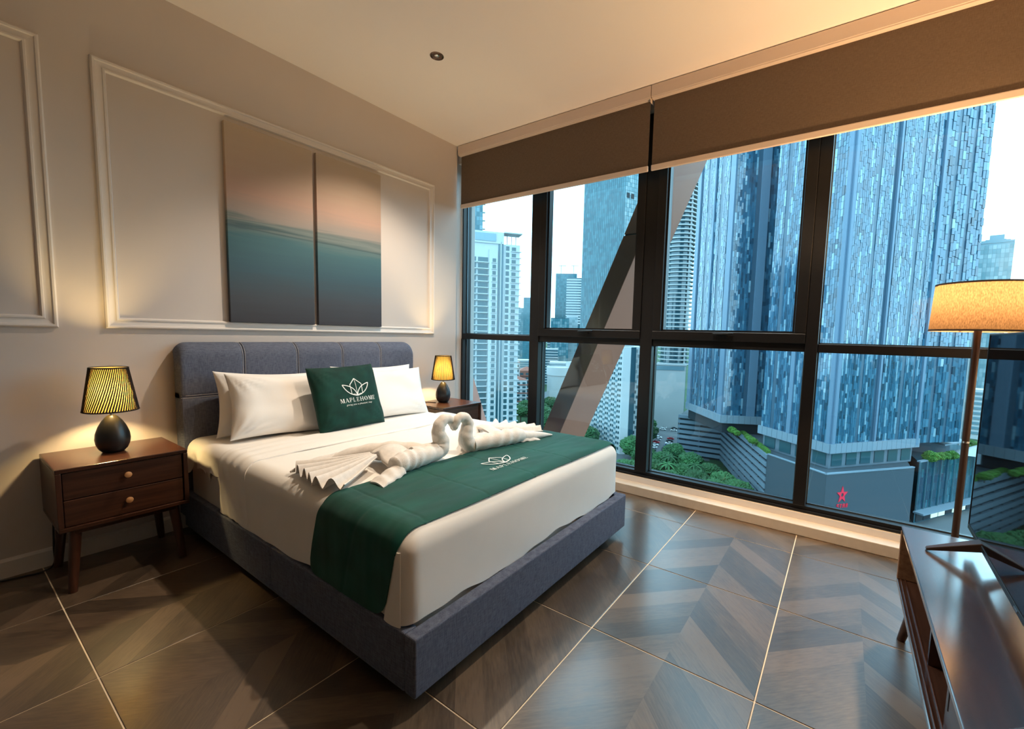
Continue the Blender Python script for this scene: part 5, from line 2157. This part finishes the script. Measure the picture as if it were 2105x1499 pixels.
midrise(640, 475, 24, 66, 8, 4, .5, .64, 47, 'slim hazy blue tower right of the white apartment block')
midrise(700, 545, 26, 52, 8, 4, .66, .85, 48, 'pale slender tower half hidden by the white apartment block')
midrise(470, 318, 26, -18, 8, 3.5, .4, .6, 49, 'low banded office below the skyline towers', 'tower_white', band='tower_glass')
midrise(430, 268, 34, -32, 8, 3.5, .4, .6, 50, 'long low pale block behind the round building', 'concrete_pale', band='tower_glass_pale')
midrise(530, 400, 40, -40, 8, 3.5, .4, .6, 51, 'wide low rooftop block in the valley', 'concrete_pale', band='tower_glass_pale')
# far right
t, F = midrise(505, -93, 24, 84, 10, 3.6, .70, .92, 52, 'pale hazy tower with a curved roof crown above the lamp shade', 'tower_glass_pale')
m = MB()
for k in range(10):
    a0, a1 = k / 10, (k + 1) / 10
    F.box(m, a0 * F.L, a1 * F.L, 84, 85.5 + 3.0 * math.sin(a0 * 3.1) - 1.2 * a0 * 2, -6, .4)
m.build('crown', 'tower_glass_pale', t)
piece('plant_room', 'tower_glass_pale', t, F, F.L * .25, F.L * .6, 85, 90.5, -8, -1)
MB().tube([(480, -77.8, 40), (480, -77.8, 84), (480, -77.8, 103)], [1.2, .7, .1], 8).build('spire', 'tower_glass_pale', t)
t, F = midrise(330, -54.6, 7, 22, 6, 3.4, .8, .95, 53, 'beige tower with vertical stone ribs behind the lamp pole', 'beige_stone', name='ribbed_tower', depth=2.0)
for k in range(5):
    piece('rib', 'concrete_pale', t, F, k * F.L / 4.6, k * F.L / 4.6 + .5, GZ, 22, 0, .6)
midrise(620, -112, 60, -6, 12, 3.5, .6, .9, 54, 'low pale office slab far behind the lamp pole', 'tower_white', band='tower_glass')
midrise(420, -86, 20, -30, 8, 3.5, .6, .9, 55, 'small white banded block beyond the roof garden', 'tower_white', band='tower_glass_pale')

# ---- trees
TREE = {}


def crown_mesh(seed, kind):
    bm = bmesh.new()
    bmesh.ops.create_icosphere(bm, subdivisions=5, radius=1.0)
    for v in bm.verts:
        p = v.co.copy()
        k = 1 + 0.20 * noise.noise(p * 1.7 + Vector((seed, 0, 0))) + 0.16 * abs(noise.noise(p * 4.5 + Vector((seed, 5, 0)))) + 0.17 * noise.noise(p * 9 + Vector((0, seed, 0))) + 0.12 * noise.noise(p * 21 + Vector((0, seed, 4)))
        v.co = Vector((p.x * k, p.y * k, p.z * k * 0.72))
    me = bpy.data.meshes.new('foliage')
    bm.to_mesh(me)
    bm.free()
    me.polygons.foreach_set('use_smooth', [False] * len(me.polygons))
    me.materials.append(MATS[kind])
    return me


for s_ in range(4):
    TREE[s_] = crown_mesh(s_ * 7.3, 'leaf')
TREE['b'] = crown_mesh(50.0, 'leaf_bright')
trunk_me = None


def tree(x, y, z, r, h, label, grp, kind=None, name='tree'):
    global trunk_me
    t = thing(name, (x, y, z), label, 'tree', grp)
    if trunk_me is None:
        o = MB().tube([(0, 0, 0), (0.04, 0.02, 0.5), (0, 0, 1)], [0.09, 0.06, 0.04], 8).build('trunk', 'bark', None, smooth=60)
        trunk_me = o.data
    else:
        o = bpy.data.objects.new('trunk', trunk_me)
        col.objects.link(o)
    o.parent = t
    o.scale = (r, r, h)
    f = bpy.data.objects.new('foliage', TREE[kind if kind is not None else rr_.randrange(4)])
    col.objects.link(f)
    f.parent = t
    f.location = (0, 0, h)
    f.rotation_euler = (0, 0, rr_.random() * 6.28)
    f.scale = (r, r, r * (0.85 + .3 * rr_.random()))
    return t


lbl = 'broad green street tree below the striped car decks'
for (x, y) in ((185, 66), (175.7, 57), (188, 55), (184, 47), (199, 46), (187, 37.5), (209, 57), (182, 78), (205, 79), (176, 38.5), (206, 69), (182, 31)):
    tree(x, y, GZ, 4.6 + 1.6 * rr_.random(), 5.5 + 1.5 * rr_.random(), lbl, 'street trees below the car decks')
lbl = 'dark green tree at the edge of the open car park'
for (x, y) in ((224, 70), (349, 134), (287, 109), (216, 89), (258, 96), (285, 112), (330, 90)):
    tree(x, y, GZ, 4.5 + 2.0 * rr_.random(), 6 + 2 * rr_.random(), lbl, 'trees around the car park')
lbl = 'leafy green tree between the white towers in the valley'
for (x, y) in ((270, 189), (274, 205), (250, 192), (249, 170), (262, 180), (236, 160), (300, 200), (225, 130), (214, 118)):
    tree(x, y, GZ, 5.5 + 2.2 * rr_.random(), 7 + 3 * rr_.random(), lbl, 'trees in the valley')
lbl = 'small bright green tree on the podium roof terrace'
for (x, y) in ((206, 38), (209, 39.5), (203, 36), (196, 30), (199, 31), (192, 28)):
    tree(x, y, -42.2, 1.3 + .5 * rr_.random(), 2.2, lbl, 'trees on the podium terrace', 'b')
lbl = 'bushy bright green shrub in the roof garden'
for (x, y) in ((214.5, -31.5), (217, -33.5), (220.5, -36), (212, -28.8), (246, -47.5), (250, -46)):
    tree(x, y, -42.0, 1.7 + .8 * rr_.random(), 1.6, lbl, 'shrubs in the roof garden', 'b', 'shrub')
# palms
palm_me = None
for (x, y) in ((190, 50), (184, 60), (196, 63)):
    t = thing('palm_tree', (x, y, GZ), 'feathery palm standing among the street trees', 'palm tree', 'palms among the street trees')
    o = bpy.data.objects.new('trunk', trunk_me)
    col.objects.link(o)
    o.parent = t
    o.scale = (3, 3, 11)
    if palm_me is None:
        m = MB()
        for k in range(16):
            an = k * 2.399
            el = 0.9 - 1.0 * (k / 16)
            pts = []
            for i in range(7):
                q = i / 6
                rad_ = 4.6 * q * math.cos(el * (1 - q))
                pts.append((rad_, 3.2 * q * math.sin(el) - 3.0 * q * q))
            for i in range(6):
                (r0, z0_), (r1, z1_) = pts[i], pts[i + 1]
                w0, w1 = 0.55 * math.sin(math.pi * (i + .6) / 7), 0.55 * math.sin(math.pi * (i + 1.6) / 7.2)
                ca, sa = math.cos(an), math.sin(an)
                m.hexa([(r0 * ca - w0 * sa, r0 * sa + w0 * ca, z0_ - .12), (r0 * ca + w0 * sa, r0 * sa - w0 * ca, z0_ - .12), (r1 * ca + w1 * sa, r1 * sa - w1 * ca, z1_ - .12), (r1 * ca - w1 * sa, r1 * sa + w1 * ca, z1_ - .12),
                        (r0 * ca, r0 * sa, z0_ + .1), (r0 * ca, r0 * sa, z0_ + .1), (r1 * ca, r1 * sa, z1_ + .1), (r1 * ca, r1 * sa, z1_ + .1)])
        o = m.build('fronds', 'leaf', None)
        palm_me = o.data
    else:
        o = bpy.data.objects.new('fronds', palm_me)
        col.objects.link(o)
    o.parent = t
    o.location = (0, 0, 11)
# clipped hedge along the terrace parapet
FH = Face((182, 22.0), (232, 45.4))
hm = MB()
for k in range(70):
    u0 = k * FH.L / 70
    FH.box(hm, u0, u0 + FH.L / 70, -42.2, -40.9 + .35 * rr_.random(), -1.6 - .3 * rr_.random(), -.5 + .3 * rr_.random())
o = hm.build('hedge', 'leaf_bright', None)
tag(set_origin(o, (205, 32, -42.2)), 'clipped bright hedge along the edge of the podium terrace', 'hedge', kind='thing')

# ---- parked cars
CARM = []
for nm, c in (('white', (.75, .76, .76)), ('silver', (.42, .44, .46)), ('black', (.02, .02, .025)), ('red', (.45, .02, .03)), ('blue', (.05, .10, .25))):
    CARM.append((nm, mat('car_paint_' + nm, c, 0.3, 0.5)))
car_me = {}


ROWS = ('row nearest the striped decks', 'second row from the striped decks', 'third row from the striped decks', 'row farthest from the striped decks')


def car(x, y, a, k, r=0):
    nm = CARM[k][0]
    if k not in car_me:
        m = MB()
        L_, W_ = 2.15, 0.88
        sec = [(-L_, .35, .75), (-L_ + .1, .30, .95), (-1.1, .28, 1.02), (1.0, .28, .98), (L_ - .15, .30, .80), (L_, .38, .62)]
        vv, ff = [], []
        for xx, z0_, z1_ in sec:
            w = W_ * (0.92 if abs(xx) > 2 else 1.0)
            vv += [(xx, -w, z0_), (xx, w, z0_), (xx, w, z1_), (xx, -w, z1_)]
        for i in range(len(sec) - 1):
            for q in range(4):
                q2 = (q + 1) % 4
                ff.append((i * 4 + q, i * 4 + q2, i * 4 + 4 + q2, i * 4 + 4 + q))
        ff += [(3, 2, 1, 0), tuple(4 * (len(sec) - 1) + q for q in range(4))]
        m.add(vv, ff, 0)
        m.hexa([(-1.55, -.80, .98), (1.05, -.80, .95), (1.05, .80, .95), (-1.55, .80, .98), (-1.05, -.66, 1.45), (.35, -.66, 1.45), (.35, .66, 1.45), (-1.05, .66, 1.45)], 1)
        m.hexa([(-1.03, -.65, 1.45), (.33, -.65, 1.45), (.33, .65, 1.45), (-1.03, .65, 1.45), (-.95, -.6, 1.49), (.25, -.6, 1.49), (.25, .6, 1.49), (-.95, .6, 1.49)], 0)
        for wx in (-1.3, 1.3):
            for wy in (-.86, .86):
                m.tube([(wx, wy - .1, .32), (wx, wy + .1, .32)], .32, 12, 1)
        o = m.build('car', ['car_paint_' + nm, 'podium_dark'], None)
        car_me[k] = o
    else:
        o = car_me[k].copy()
        col.objects.link(o)
    o.location = (x, y, GZ + .07)
    o.rotation_euler = (0, 0, a)
    return tag(o, '%s car in the car park, %s' % (nm, ROWS[r]), 'car', 'cars in the open car park')


ax, ay = Vector((.97, .24)), Vector((-.24, .97))
for r in range(4):
    for k in range(13):
        if rr_.random() < 0.14:
            continue
        p = Vector((243, 76)) + ax * (k * 6.8 + rr_.random() * .4) + ay * (-7 + r * 9.5 + (2 if r % 2 else 0))
        car(p.x, p.y, math.atan2(ay.y, ay.x) + (math.pi if rr_.random() < .4 else 0), rr_.choice((0, 0, 0, 1, 1, 2, 2, 3, 4)), r)
c_ = car(228, 80, R(20), 2).copy()
col.objects.link(c_)
c_.location = (247, 83.5, GZ + .07)
tag(c_, 'dark car driving alone on the road before the car park', 'car', 'cars in the open car park')

# ---- alike things get their place in the row, counted from the headboard wall's side
ORD = ('first', 'second', 'third', 'fourth', 'fifth', 'sixth', 'seventh', 'eighth', 'ninth', 'tenth', 'eleventh', 'twelfth', 'thirteenth', 'fourteenth')
same = {}
for o in list(scene.objects):
    if o.parent is None and o.get('label') and o.get('group'):
        same.setdefault(o['label'], []).append(o)
for lb, obs in same.items():
    if len(obs) > 1:
        obs.sort(key=lambda q: -q.location.y / q.location.x)
        for k, o in enumerate(obs):
            o['label'] = '%s, %s from the left' % (lb, ORD[min(k, 13)])
